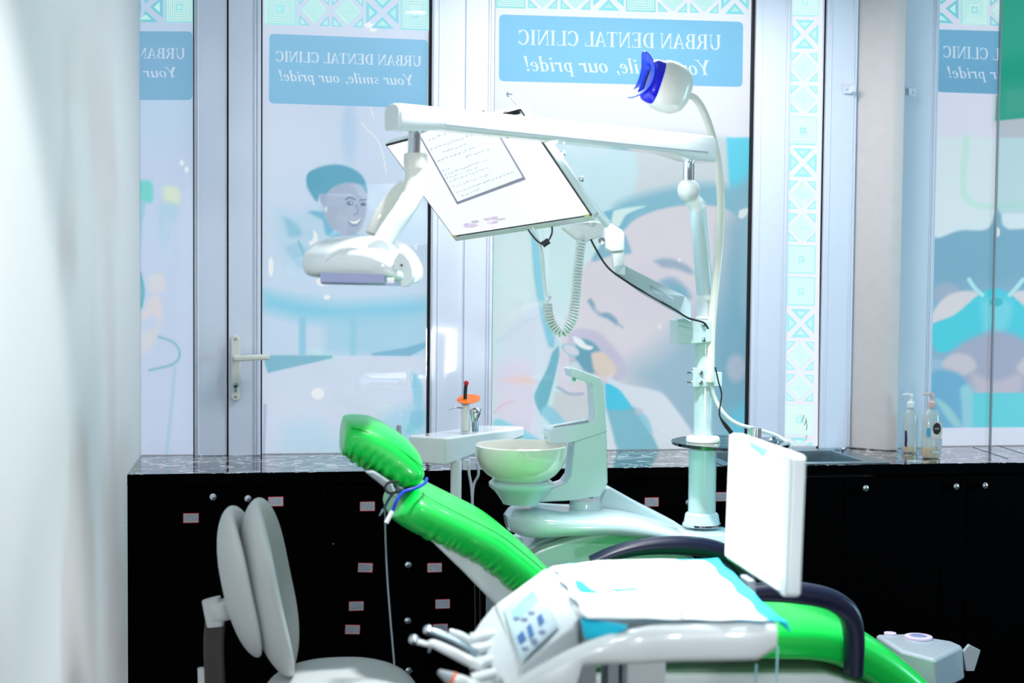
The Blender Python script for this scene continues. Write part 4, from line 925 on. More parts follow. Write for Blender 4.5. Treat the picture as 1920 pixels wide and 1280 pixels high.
# arm: long box beam
dR, dL = 3.93, 3.30
aL = (at(739, 194, dL)+at(738, 243, dL))/2; aR = (at(1326, 254, dR)+at(1326, 306, dR))/2
hL = mm(25, dL); hR = mm(25.5, dR)
dv = (aR-aL); up_ = Vector((0, 0, 1)); nd = dv.normalized(); sd = nd.cross(up_).normalized(); uu = sd.cross(nd)
m = MB(); N = 24; R = []
for i in range(N+1):
    f_ = i/N; c = aL+dv*f_; hh_ = hL*(1-f_)+hR*f_; bb = -.62 if .10 < f_ < .86 else -1.0
    if .06 < f_ <= .10: bb = -.8
    if .86 <= f_ < .9: bb = -.8
    pr_ = [(-.9, bb), (-1, bb+.12), (-1, .3), (-.9, .7), (-.6, .93), (-.2, 1), (.2, 1), (.6, .93), (.9, .7), (1, .3), (1, bb+.12), (.9, bb)]
    R.append([c+sd*x*.034+uu*y*hh_ for x, y in pr_])
m.rings(R); arm = m.build('overhead_arm', 'white_gloss', ol, ang=50)
m = MB()
for f_, nm in ((0.0, 0), (1.0, 1)):
    c = aL+dv*f_; hh_ = hL if nm == 0 else hR; e = nd*(-.006 if nm == 0 else .006)
    pr_ = [(-.85, -.97), (-.97, -.85), (-.97, .3), (-.88, .68), (-.58, .9), (-.2, .97), (.2, .97), (.58, .9), (.88, .68), (.97, .3), (.97, -.85), (.85, -.97)]
    mm_2 = MB(); mm_2.rings([[c+sd*x*.034+uu*y*hh_ for x, y in pr_], [c+e+sd*x*.031+uu*y*hh_*.93 for x, y in pr_]]); mm_2.build('end_cap', 'white_plastic', arm)
MB().sweep([aL+dv*.12+sd*.0345+uu*(-.010), aL+dv*.97+sd*.0345+uu*(-.012)], .001, .0022, up=(0, 0, 1), p=4).build('side_groove', 'grey_plastic', arm)
dh = 3.36
MB().tube([at(778, 236, dh), at(776, 294, dh)], mm(12, dh), 24).build('hanger_pin', 'chrome', ol)
MB().lathe(at(779, 318, dh), [(mm(19, dh), 0), (mm(22, dh), .003), (mm(22, dh), .034), (mm(20, dh), .038), (.0001, .038)], n=28).build('hanger_collar', 'ivory_plastic', ol)
MB().sweep([at(782, 312, dh), at(782, 335, 3.36), at(776, 358, 3.35), at(766, 384, 3.34)], [mm(21, dh), mm(22, dh), mm(21, dh), mm(18, dh)], [.022, .024, .024, .02], up=(0, 1, 0), p=3).build('elbow', 'ivory_plastic', ol)
MB().sweep(spline([at(770, 372, 3.31), at(755, 398, 3.30), at(731, 432, 3.29), at(708, 470, 3.28)], 3), mm(19, 3.38), .016, up=(0, 1, 0), p=3).lathe(at(709, 468, 3.27), [(.0001, -.018), (mm(20, 3.35), -.016), (mm(22, 3.35), -.012), (mm(22, 3.35), .014), (.0001, .018)], axis=(-.1, 1, .1), n=28).build('fork_arm', 'white_plastic', ol)
MB().sweep(spline([at(758, 352, 3.40), at(738, 372, 3.43), at(716, 404, 3.43), at(700, 440, 3.42)], 3), mm(15, 3.5), .014, up=(0, 1, 0), p=3).build('fork_arm', 'ivory_plastic', ol)
# head
hd_ = 3.36
HC = at(680, 492, hd_); rgt = (at(780, 496, hd_-.06)-at(588, 492, hd_+.02)).normalized(); hup = (Vector((0, 0, 1))-rgt*rgt.z).normalized(); hfw = hup.cross(rgt).normalized()
def hp(px, py, dd): return at(px, py, dd)
R = []
sec = [(589, 478, 516, .05), (597, 458, 521, .085), (618, 447, 525, .105), (645, 442, 526, .115), (680, 440, 526, .12), (715, 443, 526, .12), (742, 452, 528, .115), (760, 468, 530, .10), (770, 486, 533, .08), (775, 503, 530, .05)]
S5 = [spl1([s_[k_] for s_ in sec], 4) for k_ in range(4)]
for px, yt, yb, wdt in zip(*S5):
    c = at(px, (yt+yb)/2, hd_-(px-680)*.0003); hh_ = mm((yb-yt)/2, hd_)
    r_ = []
    for j in range(36):
        th = 2*math.pi*j/36; cx_, sy_ = math.cos(th), math.sin(th)
        x = math.copysign(abs(cx_)**(2/2.6), cx_); y_ = math.copysign(abs(sy_)**(2/2.6), sy_)
        if y_ < 0: y_ = max(y_, -.9)
        r_.append(c+hfw*x*wdt*(1 if y_ < .2 else 1-.35*(y_-.2))+hup*y_*hh_)
    R.append(r_)
hdm = MB(); hdm.rings(R); head = hdm.build('lamp_head', 'white_gloss', ol, ang=60)
MB().sweep([at(628, 519, hd_+.015), at(745, 521, hd_-.02)], .098, mm(15, hd_), up=(0, 0, 1), p=5).build('lens_cover', 'lamp_glass', head, label='lavender tinted lens cover')
f0 = at(757, 500, hd_-.115)
m = MB(); pts = [(748, 470), (758, 474), (768, 488), (774, 505), (773, 524), (765, 536), (752, 538), (750, 527), (757, 520), (753, 508), (738, 506), (736, 488)]
m.prism([at(*p, hd_-.118) for p in pts], hfw*-.02 if hfw.y < 0 else hfw*.02); m.build('side_bracket', 'white_plastic', head, bevel=.003)
MB().ball(at(753, 497, hd_-.132), .0032, 10).build('bracket_screw', 'dark_plastic', head)
MB().box(at(732, 526, hd_-.118), (.016, .01, .012)).build('sensor_button', 'white_tab', head, bevel=.002)
MB().sweep(spline([at(610, 486, hd_-.10), at(640, 468, hd_-.11), at(668, 466, hd_-.112), at(685, 474, hd_-.112)], 4), .004, .006, up=(0, 0, 1)).build('handle_ridge', 'white_gloss', head)
# ============================================================ MONITOR AND ARM
Z0 = 4.12
cq = [(725, 272), (976, 206), (1108, 402), (850, 442)]; Rr = [ray(*p) for p in cq]
sol = np.linalg.solve(np.array([Rr[1], -Rr[2], Rr[3]]).T, Rr[0]); Zs = [1, sol[0], sol[1], sol[2]]
MP = [Vector(CAM+Rr[i]*Zs[i]*Z0) for i in range(4)]
ex = MP[1]-MP[0]; ey = MP[3]-MP[0]; nb = ex.cross(ey).normalized()     # points away from the lens
if nb.dot(Vector(fw)) < 0: nb = -nb
def mp(u, v, d=0.): return MP[0]+ex*u+ey*v+nb*d
mo = thing('monitor', 'flat white-screened monitor tilted over the chair on a jointed arm', 'monitor', (PX.x, PX.y-.001, ph(645)))
m = MB(); m.rings([[mp(-.006, -.012, d), mp(1.006, -.012, d), mp(1.006, 1.05, d), mp(-.006, 1.05, d)] for d in (.001, .022)]); hs = m.build('housing', 'white_plastic', mo, bevel=.003)
m = MB(); m.rings([[mp(-.004, -.01, d), mp(1.004, -.01, d), mp(1.004, 1.008, d), mp(-.004, 1.008, d)] for d in (.0, -.001)]); m.build('bezel', 'dark_plastic', hs)
m = MB(); m.rings([[mp(.004, .008, d), mp(.996, .008, d), mp(.996, .995, d), mp(.004, .995, d)] for d in (-.0012, -.0022)]); scn = m.build('screen', 'screen_white', hs)
m = MB(); m.rings([[mp(-.006, 1.01, d), mp(1.006, 1.01, d), mp(1.006, 1.058, d), mp(-.006, 1.058, d)] for d in (-.003, .024)]); m.build('bottom_bezel', 'white_plastic', hs, bevel=.003)
for u in (0, .965): MB().rings([[mp(u, .985, d), mp(u+.03, .985, d), mp(u+.03, 1.01, d), mp(u, 1.01, d)] for d in (-.003, -.0042)]).build('corner_tape', 'yellow', hs)
# stains along the screen's lower edge
m = MB(); rnd = random.Random(3)
for _ in range(9):
    u = rnd.uniform(.06, .5); v = .93-rnd.uniform(0, .05)+(-.05 if u < .12 else 0); w_ = rnd.uniform(.015, .05); h_ = rnd.uniform(.012, .022)
    m.rings([[mp(u+w_*math.cos(t_)*(1+.25*math.sin(3*t_+u*9)), v+h_*math.sin(t_)*(1+.25*math.cos(2*t_)), d) for t_ in [2*math.pi*j/14 for j in range(14)]] for d in (-.0022, -.0024)])
st = m.build('smudges', 'stain', scn); st['kind'] = 'stuff'
m = MB(); U = lambda a, b: None
def inv(px, py):   # photo pixel -> (u, v) on the screen plane
    r_ = Vector(ray(px, py)); t_ = (MP[0]-Vector(CAM)).dot(nb)/r_.dot(nb); p = Vector(CAM)+r_*t_-MP[0]
    return p.dot(ex)/ex.length_squared, p.dot(ey)/ey.length_squared
pg = [inv(790, 250), inv(966, 206), inv(1001, 350), inv(866, 384)]
pg = [inv(788, 252), inv(920, 218), inv(1001, 347), inv(866, 384)]
m.rings([[mp(*p, d) for p in pg] for d in (-.0024, -.005)]); pgo = m.build('note_page', 'page_edge', None)
tag(pgo, 'handwritten note page fixed on the monitor screen', 'note')
ins = lambda s_: [(pg[0][0]*(1-a)*(1-b)+pg[1][0]*a*(1-b)+pg[2][0]*a*b+pg[3][0]*(1-a)*b, pg[0][1]*(1-a)*(1-b)+pg[1][1]*a*(1-b)+pg[2][1]*a*b+pg[3][1]*(1-a)*b) for a, b in s_]
MB().rings([[mp(*p, d) for p in ins(((.025, .02), (.99, .02), (.985, .955), (.03, .965)))] for d in (-.0052, -.0058)]).build('paper', 'page_glow', pgo)
rnd = random.Random(11)
ml, mb2 = MB(), MB()
for k_, (v, u0_, u1_, blue) in enumerate(((.12, .10, .42, 0), (.24, .05, .75, 0), (.32, .18, .55, 0), (.40, .06, .62, 0), (.47, .45, .8, 0), (.54, .05, .18, 1), (.59, .05, .7, 1), (.64, .06, .5, 1), (.69, .06, .62, 1), (.77, .08, .6, 0), (.85, .08, .9, 0), (.91, .12, .4, 0))):
    u = u0_; mbx = mb2 if blue else ml
    while u < u1_:
        w_ = rnd.uniform(.015, .05); n = max(2, int(w_/.008)); last = None
        for i in range(n+1):
            a = (u+w_*i/n, v+rnd.uniform(-.016, .010))
            if last:
                c = ins((last, (a[0], a[1]), (a[0]+.002, a[1]+.006), (last[0]+.002, last[1]+.006))); mbx.face([mp(*p, -.0060) for p in c])
            last = a
        u += w_+rnd.uniform(.01, .03)
g1 = ml.build('handwriting', 'ink_faint', pgo); g1['kind'] = 'stuff'; g2 = mb2.build('handwriting', 'ink_blue', pgo, label='blue ink lines'); g2['kind'] = 'stuff'
# back plate, wheel rail and joints
jt = mp(1.03, .98, .05)
rail = [at(1024, 262, 3.66), at(1060, 316, 3.71), at(1092, 364, 3.76), at(1106, 380, 3.78), at(1140, 421, 3.83)]
MB().sweep(rail, .007, .011, up=tuple(-nb), p=4).build('side_rail', 'white_plastic', mo)
for a_ in ((1056, 288), (1090, 336)): MB().ball(at(*a_, 3.72), .008, 10).build('rail_knob', 'chrome', mo)
MB().tube([mp(.965, .0, .02), mp(.93, -.09, .03)], .003, 8).ball(mp(.93, -.10, .03), .008, 10).build('top_latch', 'chrome', mo)
mv = MB(); mv.rings([[mp(.995+a, -.005+b, d) for a, b in ((0, 0), (-.10, 0), (-.10, .03), (0, .03))] for d in (-.004, -.002)]); mv.build('clip', 'dark_plastic', mo)
dj = Zs[2]*Z0+.06
MB().prism([at(*p, dj) for p in ((1052, 426), (1108, 414), (1133, 418), (1132, 440), (1100, 452), (1080, 448))], tuple(Vector(fw)*.05)).build('tilt_head', 'white_plastic', mo, bevel=.004)
MB().lathe(at(1127, 451, dj), [(.0001, 0), (.009, .001), (.009, .012), (.0001, .013)], axis=(-.1, -1, 0), n=14).build('hinge_bolt', 'chrome', mo)
vj = dj+.10
MB().prism([at(*p, vj) for p in ((1138, 414), (1165, 430), (1171, 437), (1171, 470), (1147, 472), (1136, 466), (1135, 430))], tuple(Vector(fw)*.05)).build('swivel_block', 'white_plastic', mo, bevel=.004)
MB().prism([at(*p, vj+.005) for p in ((1148, 473), (1170, 471), (1172, 498), (1172, 516), (1152, 514))], tuple(Vector(fw)*.045)).build('swivel_sleeve', 'white_plastic', mo, bevel=.003)
A0 = at(1160, 506, vj+.02); A1 = at(1294, 590, 4.03)
dA = [at(1152, 497, vj), at(1172, 497, vj), at(1230, 528, vj+.13), at(1283, 555, 4.0), at(1296, 570, 4.02), at(1296, 606, 4.02), at(1255, 580, 3.93), at(1200, 548, vj+.12), at(1155, 516, vj)]
MB().prism(dA, (.012, .045, 0)).build('lower_arm', 'unit_shell', mo, bevel=.004)
MB().prism([p+Vector((-.001, -.0012, 0)) for p in (at(1205, 527, vj+.09), at(1262, 558, 3.95), at(1262, 568, 3.95), at(1261, 559, 3.95), at(1205, 529, vj+.09))], (0, .001, 0)).build('arm_seam', 'grey_plastic', mo)
bk = onY(1300, 622, PX.y)
MB().prism([onY(*p, PX.y-.045) for p in ((1271, 599), (1296, 597), (1334, 601), (1334, 642), (1300, 645), (1271, 645))], (0, .085, 0)).build('post_bracket', 'unit_shell', mo, bevel=.004)
for px, py in ((1318, 608), (1319, 636)): MB().lathe(onY(px, py, PX.y-.046), [(.006, 0), (.006, -.005), (.003, -.007), (.0001, -.007)], axis=(0, 1, 0), n=12).build('bracket_bolt', 'chrome', mo)
# cables
def cable(name, label, cat, pts, r, mt, n=8, tip=None):
    o = MB().tube(spline(pts, 6), r, n).build(name, mt); return tag(o, label, cat)
cable('black_cable', 'thin black cable drooping from the monitor joint down its arm to the post', 'cable', [at(1108, 449, dj), at(1118, 468, dj+.02), at(1134, 494, dj+.05), at(1152, 512, vj-.006), at(1190, 537, vj+.04), at(1240, 566, 3.86), at(1268, 582, 3.92), at(1290, 596, 3.96), at(1318, 604, 3.97), at(1328, 616, 3.98)], .0028, 'black_rubber')
cable('power_cable', 'black cable with thick plug hanging down the right of the post', 'cable', [at(1341, 688, 4.0), at(1347, 715, 4.0), at(1353, 740, 4.0), at(1349, 770, 4.0), at(1352, 785, 4.0), at(1372, 812, 3.99)], [.0022]*18+[.0024]*6+[.003, .004, .005, .006, .006, .006, .006], 'black_rubber')
lp_ = cable('black_cord_loop', 'short black cord loop with a black clip under the monitor edge', 'cord', [at(990, 430, 3.80), at(997, 440, 3.80), at(1008, 452, 3.80), at(1020, 458, 3.80), at(1030, 448, 3.80), at(1035, 436, 3.80), at(1035, 424, 3.80)], .0024, 'black_rubber')
setp = MB().sweep([at(1017, 459, 3.795), at(1029, 451, 3.795)], .0085, .0085, p=3).build('cord_clip', 'black_rubber', lp_)
# coiled cable
cpath = spline([at(1090, 450, 3.80), at(1086, 480, 3.80), at(1082, 520, 3.80), at(1079, 560, 3.80), at(1073, 598, 3.80), at(1056, 622, 3.80), at(1038, 612, 3.80), at(1029, 590, 3.80), at(1026, 566, 3.80)], 40)
tn = 0.; hx = []
for i, p in enumerate(cpath):
    t_ = (cpath[min(i+1, len(cpath)-1)]-cpath[max(i-1, 0)]).normalized(); a = t_.cross(Vector((.1, 1, .05))).normalized(); b = a.cross(t_)
    if i: tn += (cpath[i]-cpath[i-1]).length
    ph_ = tn/.0082*2*math.pi; hx.append(p+a*math.cos(ph_)*.011+b*math.sin(ph_)*.011)
fine = spline(hx, 3)
cc = tag(MB().tube(fine, .0032, 6).build('coiled_cable', 'white_plastic'), 'white coiled cable hanging in a loop below the monitor', 'cable')
MB().tube(spline([at(1090, 450, 3.80), at(1094, 440, 3.82), at(1092, 426, 3.84)], 4), .004, 8).build('cable_end', 'white_plastic', cc)
MB().tube(spline([at(1026, 566, 3.80), at(1031, 556, 3.80), at(1024, 550, 3.80), at(1020, 520, 3.80), at(1018, 490, 3.80), at(1014, 466, 3.80), at(1004, 440, 3.81), at(998, 428, 3.82)], 4), .0042, 8).build('cable_end', 'white_plastic', cc)
# ============================================================ BLUE-LIPPED LAMP ON A FLEXIBLE NECK
wl = thing('whitening_lamp', 'white lamp head with blue mouthpiece on a tall curved neck clamped to the post', 'whitening lamp', ck+Vector((.03, -.03, -.03)))
nk = spline([onY(1331, 716, PX.y-.03), onY(1332, 690, PX.y-.03), onY(1334, 620, PX.y-.03), onY(1341, 540, PX.y-.035), onY(1349, 460, PX.y-.04), onY(1352, 380, PX.y-.05), onY(1345, 300, PX.y-.06), onY(1331, 240, PX.y-.07), onY(1316, 202, PX.y-.08), onY(1302, 183, PX.y-.09), onY(1288, 176, PX.y-.10)], 6)
MB().tube(nk, [.0135-.0035*min(1, i/len(nk)*1.1) for i in range(len(nk))], 16).build('flexible_neck', 'ivory_plastic', wl)
dW = 3.92
WC = at(1252, 163, dW); ax = (at(1196, 138, dW-.03)-at(1276, 170, dW+.03)).normalized()
cu_ = (at(1217, 117, dW)-at(1183, 185, dW)); cu_ = (cu_-ax*cu_.dot(ax)).normalized(); cv_ = ax.cross(cu_).normalized()
def wring(h, a, b, p=2.6, n=36, sad=0., off=0.):
    r = []
    for j in range(n):
        th = 2*math.pi*j/n; cx_, sy_ = math.cos(th), math.sin(th)
        x = math.copysign(abs(cx_)**(2/p), cx_); y_ = math.copysign(abs(sy_)**(2/p), sy_)
        r.append(WC+ax*(h+sad*(x*x-y_*y_))+cu_*(x*a+off)+cv_*y_*b)
    return r
m = MB(); m.rings([wring(h, a, b, 2.7) for h, a, b in ((-.066, .015, .012), (-.062, .035, .026), (-.050, .054, .040), (-.03, .067, .048), (0, .071, .050), (.022, .069, .047), (.036, .062, .040), (.042, .053, .033))]); wb = m.build('lamp_body', 'ivory_plastic', wl, ang=70)
m = MB(); m.rings([wring(h, a, b, 2.7) for h, a, b in ((.030, .060, .034), (.044, .061, .035), (.060, .058, .032), (.068, .050, .026), (.070, .046, .022), (.060, .042, .018))], cap=False); m.build('mouth_ring', 'blue_silicone', wl)
MB().rings([wring(.058, .043, .019), wring(.060, .043, .019)]).build('light_window', 'lamp_glass', wl)
m = MB(); m.rings([wring(h, a, b, 2.4, sad=s_) for h, a, b, s_ in ((.058, .046, .022, .0), (.070, .047, .023, .004), (.082, .060, .036, .012), (.087, .067, .042, .016), (.089, .065, .040, .016), (.076, .043, .020, .006), (.064, .040, .016, 0))], cap=False); m.build('lip_guard', 'blue_light', wl, label='blue flared lip guard')
cable('lamp_lead', 'thick white lead curving from the neck clamp over the glass shelf to the right', 'cable', [onY(1333, 722, PX.y-.03), onY(1340, 745, PX.y-.03), onY(1355, 772, PX.y-.04), onY(1380, 793, PX.y-.04), onY(1420, 805, PX.y-.03), onY(1455, 816, PX.y-.01), onY(1475, 830, PX.y-.01), onY(1483, 850, PX.y), onY(1485, 900, PX.y), onY(1486, 980, PX.y)], .0055, 'white_plastic', 12)
# ============================================================ DENTAL CHAIR
YM = -1.68; HWC = .235; YN = YM-HWC     # chair centre line and near side
def ch(px, py): v = onY(px, py, YN+.02); return Vector((v.x, YM, v.z))
chair = thing('dental_chair', 'reclined dental chair with bright green padded covers and dark armrests', 'dental chair', (1.45, YM, 0))
bp = spline([ch(764, 948), ch(780, 962), ch(822, 984), ch(868, 1007), ch(916, 1032), ch(958, 1064), ch(996, 1096), ch(1034, 1134), ch(1068, 1172), ch(1088, 1205)], 20)
nB = len(bp); f_ = [i/(nB-1) for i in range(nB)]
def prof(f, a, b): return min((max(0, 1-((a-f)/a)**2) if f < a else 1)**.5, (max(0, 1-((f-1+b)/b)**2) if f > 1-b else 1)**.5)
def wr(i, th, a, b):
    s_ = -math.sin(th); c_ = math.cos(th)
    if s_ > .05: return Vector((0, 0, 0))
    k_ = f_[i]; env = min(1, max(0, (k_-.12)/.15))*min(1, (1-k_)/.05); lo = min(1, -s_*1.6)
    return (a*math.copysign(1, c_)*.006+b*.003)*math.sin(i*1.15+2.2*math.sin(i*.23)+.8*math.sin(i*.61))*env*lo*(.6+.4*math.sin(i*.37))
back = MB().sweep(bp, [HWC*(.80+.20*prof(x, .3, .01)) for x in f_], [.054*(.72+.28*prof(x, .06, .01)) for x in f_], side=(0, 1, 0), p=3.2, n=56, wr=wr).build('backrest', 'green_vinyl', chair, ang=60)
top = [p for p in bp[4:]]
def piping(path, hw, dz, name, parent, mt='green_dark', sgn=-1, r=.0013):
    P = []
    for i, p in enumerate(path):
        t_ = (path[min(i+1, len(path)-1)]-path[max(i-1, 0)]).normalized(); nn = Vector((0, 1, 0)).cross(t_).normalized(); nn = nn if nn.z > 0 else -nn
        P.append(p+Vector((0, sgn*hw[i], 0))+nn*dz)
    return MB().tube(P, r, 6).build(name, mt, parent)
piping(bp[6:], [HWC*(.72+.28*prof(x, .35, .01))*.93 for x in f_[6:]], .0455, 'seam', back)
hp_ = spline([ch(640, 800), ch(650, 820), ch(672, 838), ch(700, 852), ch(728, 868), ch(756, 888), ch(782, 912), ch(797, 930)], 14)
hp_ = spline([onY(a, b, YM-.13) for a, b in ((647, 826), (664, 828), (684, 834), (706, 844), (730, 859), (754, 876), (774, 892), (788, 904))], 14)
hp_ = [Vector((p.x, YM, p.z)) for p in hp_]
nH = len(hp_); g_ = [i/(nH-1) for i in range(nH)]
def wr2(i, th, a, b):
    s_ = -math.sin(th); k_ = g_[i]
    if s_ > 0: return Vector((0, 0, 0))
    return (a*math.copysign(1, math.cos(th))*.004+b*.004)*math.sin(i*.62+1.5*math.sin(i*.13))*min(1, -s_*1.4)*min(1, k_*5)*min(1, (1-k_)*4)
hr = MB().sweep(hp_, [.15*(.86+.14*prof(x, .12, .2)) for x in g_], [.058*min(.74+.9*x, max(.42, prof(x, .0001, .45)**.9)) for x in g_], side=(0, 1, 0), p=2.9, n=48, wr=wr2).build('headrest', 'green_vinyl', chair, ang=60)
piping(hp_[8:-12], [.15*(.80+.20*prof(x, .25, .2))*.93 for x in g_[8:-12]], .032, 'seam', hr)
# gathered elastic folds of the headrest cover
m = MB()
for k_, (a, b) in enumerate((((664, 848), (671, 873)), ((681, 855), (680, 872)), ((697, 868), (690, 878)))):
    m.sweep([onY(*a, YM-.151), onY(*b, YM-.150)], .002, .0035, up=(0, 1, 0))
m.build('cover_folds', 'green_dark', hr, label='dark green folds')
# headrest link and back shell
MB().sweep([onY(742, 900, YM-.03), onY(756, 922, YM-.03), onY(775, 950, YM-.03)], .05, .012, side=(0, 1, 0), p=4).build('headrest_bracket', 'steel', chair)
MB().prism([onY(*p, YM-.16) for p in ((683, 884), (700, 882), (735, 905), (745, 930), (735, 935), (722, 915))], (0, .32, 0)).build('headrest_shell', 'grey_plastic', chair, bevel=.006)
MB().prism([onY(*p, YN+.035) for p in ((790, 992), (850, 1014), (897, 1040), (937, 1068), (985, 1100), (1050, 1150), (1100, 1210), (1095, 1290), (1030, 1230), (928, 1134), (866, 1070), (819, 1025))], (0, 2*HWC-.07, 0)).build('back_shell', 'white_plastic', chair, bevel=.015, seg=3)
# seat and leg rest
sp = spline([ch(1070, 1232), ch(1110, 1224), ch(1180, 1214), ch(1280, 1206), (ch(1380, 1204)), ch(1465, 1206), ch(1530, 1208), ch(1585, 1218), ch(1640, 1244), ch(1690, 1280), ch(1740, 1325), ch(1800, 1385)], 10)
nS = len(sp)
seat = MB().sweep(sp, HWC, [.056]*nS, side=(0, 1, 0), p=3.4, n=40).build('seat', 'green_vinyl', chair, ang=60)
piping(sp, [HWC*.955]*nS, .028, 'seam', seat)
MB().prism([onY(*p, YN+.03) for p in ((1100, 1262), (1550, 1262), (1640, 1290), (1600, 1330), (1100, 1330))], (0, 2*HWC-.06, 0)).build('seat_shell', 'white_plastic', chair, bevel=.015, seg=3)
MB().prism([(1.25, YM-.13, .001), (2.05, YM-.13, .001), (2.0, YM-.13, .09), (1.85, YM-.13, .16), (1.80, YM-.13, .46), (1.42, YM-.13, .46), (1.38, YM-.13, .16), (1.28, YM-.13, .09)], (0, .26, 0)).build('chair_base', 'white_plastic', chair, bevel=.02, seg=3)
# armrests
def arm_(pts, y, nm, lab=None):
    P = spline([Vector((v.x, y, v.z)) for v in [onY(*p, y) for p in pts]], 8); n = len(P)
    return MB().sweep(P, [.035]*n, [(.014+.012*min(1, i/n*2.4)*min(1.0, (1.15-i/n)*2.2)) for i in range(n)], side=(0, 1, 0), p=2.6, n=20).build(nm, 'navy_rubber', chair)
arm_([(1110, 1052), (1150, 1037), (1200, 1026), (1260, 1022), (1320, 1026), (1360, 1038), (1385, 1060), (1405, 1110), (1412, 1190)], YM+HWC+.035, 'armrest')
arm_([(1290, 1122), (1340, 1116), (1420, 1110), (1480, 1110), (1530, 1116), (1566, 1128), (1592, 1152), (1601, 1195), (1600, 1262)], YN-.035, 'armrest')
# blue tie holding the covers
tie = thing('cover_tie', 'blue elastic tie with white ends knotted between headrest and backrest', 'tie', onY(745, 930, YM-.2))
MB().tube(spline([onY(800, 897, YM-.17), onY(796, 906, YM-.20), onY(778, 915, YM-.22), onY(757, 922, YM-.23), onY(744, 938, YM-.24), onY(736, 958, YM-.24), onY(728, 972, YM-.25)], 6), .0038, 10).build('strap', 'blue_tie', tie)
MB().tube(spline([onY(757, 921, YM-.225), onY(744, 921, YM-.23), onY(733, 930, YM-.235), onY(724, 945, YM-.235), onY(718, 958, YM-.24)], 6), .003, 8).build('strap', 'navy_rubber', tie)
MB().tube([onY(736, 958, YM-.245), onY(724, 980, YM-.25)], .0055, 10).build('strap_end', 'white_tab', tie, label='white strap end')
MB().tube([onY(719, 955, YM-.242), onY(711, 967, YM-.245)], [.004, .001], 8).build('strap_end', 'steel', tie)
MB().tube(spline([onY(748, 902, YM-.22), onY(728, 905, YM-.225), onY(722, 916, YM-.23), onY(730, 924, YM-.23), onY(745, 922, YM-.235)], 5), .003, 8).build('knot_loop', 'black_rubber', tie)
# hanging leads behind the chair
cable('hanging_lead', 'thin grey lead hanging straight down below the headrest', 'cable', [onY(722, 955, YM-.02), onY(723, 1010, YM-.02), onY(726, 1080, YM-.02), onY(732, 1160, YM-.02), onY(738, 1230, YM-.02), onY(745, 1330, YM-.02)], .0022, 'grey_plastic')
for a, lb in ((890, 'left'), (899, 'right')):
    cable('hanging_lead', f'thin dark lead under the chair back, {lb} of a close pair', 'cable', [onY(a, 1095, YM+.1), onY(a+1, 1150, YM+.1), onY(a+2, 1250, YM+.1), onY(a+4, 1330, YM+.1)], .0018, 'stool_dark')
# ============================================================ INSTRUMENT TABLE
ZT = .985
def tz(px, py, z=ZT): return onZ(px, py, z)
it_ = thing('instrument_table', 'white instrument table with a sloping control panel, across the chair', 'instrument table', (1.15, -2.6, .55))
A_, B_, C_, D_ = tz(1026, 1062), tz(1332, 1050), tz(1464, 1168), tz(1086, 1156)
# body
m = MB()
near = [tz(1086, 1154), tz(1180, 1162), tz(1300, 1164), tz(1400, 1164), tz(1448, 1163), tz(1458, 1160)]
topo = [A_, tz(1120, 1049), tz(1240, 1046), B_, tz(1358, 1064), tz(1440, 1140)]+near[::-1]
dn = Vector((0, 0, -.052))
m.rings([[p+dn+(Vector((sum((q_.x for q_ in topo))/len(topo), sum((q_.y for q_ in topo))/len(topo), 0))-Vector((p.x, p.y, 0)))*.03 for p in topo], topo])
body = m.build('table_body', 'white_plastic', it_, bevel=.008, seg=4)
# control console on the left
zP0, zP1 = .93, .985
e1, e2 = onZ(927, 1133, .925), onZ(976, 1250, .915)
m = MB(); low = Vector((0, 0, -.06))
con_top = [A_, D_, e2, e1]
m.rings([[p+low for p in con_top], con_top]); con = m.build('console', 'white_plastic', it_, bevel=.007, seg=4)
def cp(u, v, d=0.):   # u from upper right edge to lower left, v away from the lens
    p = A_*(1-u)*v+D_*(1-u)*(1-v)+e2*u*(1-v)+e1*u*v; return p+cn*d
cn = (e1-A_).cross(D_-A_).normalized(); cn = cn if cn.z > 0 else -cn
def cpix(px, py, d=0.): # panel plane hit
    r_ = Vector(ray(px, py)); t_ = (A_+cn*d-Vector(CAM)).dot(cn)/r_.dot(cn); return Vector(CAM)+r_*t_
def plate(name, pts, mt, parent, d0, d1, bev=0.): return MB().rings([[cpix(*p, d0) for p in pts], [cpix(*p, d1) for p in pts]]).build(name, mt, parent, bevel=bev)
pf = plate('panel_frame', ((943, 1143), (1006, 1082), (1048, 1173), (977, 1240)), 'panel_frame', con, .0002, .0022, .001)
pl = plate('control_panel', ((949, 1144), (1004, 1090), (1041, 1171), (979, 1230)), 'panel_face', con, .0022, .0028)
plate('display', ((958, 1146), (1000, 1106), (1010, 1124), (967, 1166)), 'display_teal', pl, .0029, .0034)
rows = [((969, 1192), (980, 1181), (987, 1198), (975, 1209)), ((987, 1175), (994, 1166), (1002, 1190), (993, 1199)), ((1006, 1157), (1014, 1148), (1021, 1164), (1012, 1175))]
for r4 in rows:
    for k_ in range(3):
        a, b = k_/3+.03, (k_+1)/3-.05; L = lambda p, q_, t_: (p[0]*(1-t_)+q_[0]*t_, p[1]*(1-t_)+q_[1]*t_)
        plate('button', (L(r4[0], r4[3], a), L(r4[1], r4[2], a), L(r4[1], r4[2], b), L(r4[0], r4[3], b)), 'button_blue', pl, .0029, .0045)
for cx_, cy_ in ((984, 1215), (1002, 1204), (1016, 1184), (983, 1160), (996, 1148), (968, 1158), (1001, 1200)):
    m = MB(); m.rings([[cpix(cx_+6*math.cos(t_)+3*math.sin(t_), cy_+3.2*math.sin(t_)-2.2*math.cos(t_), d) for t_ in [2*math.pi*j/14 for j in range(14)]] for d in (.0029, .0042)]); m.build('button', 'button_grey', pl)
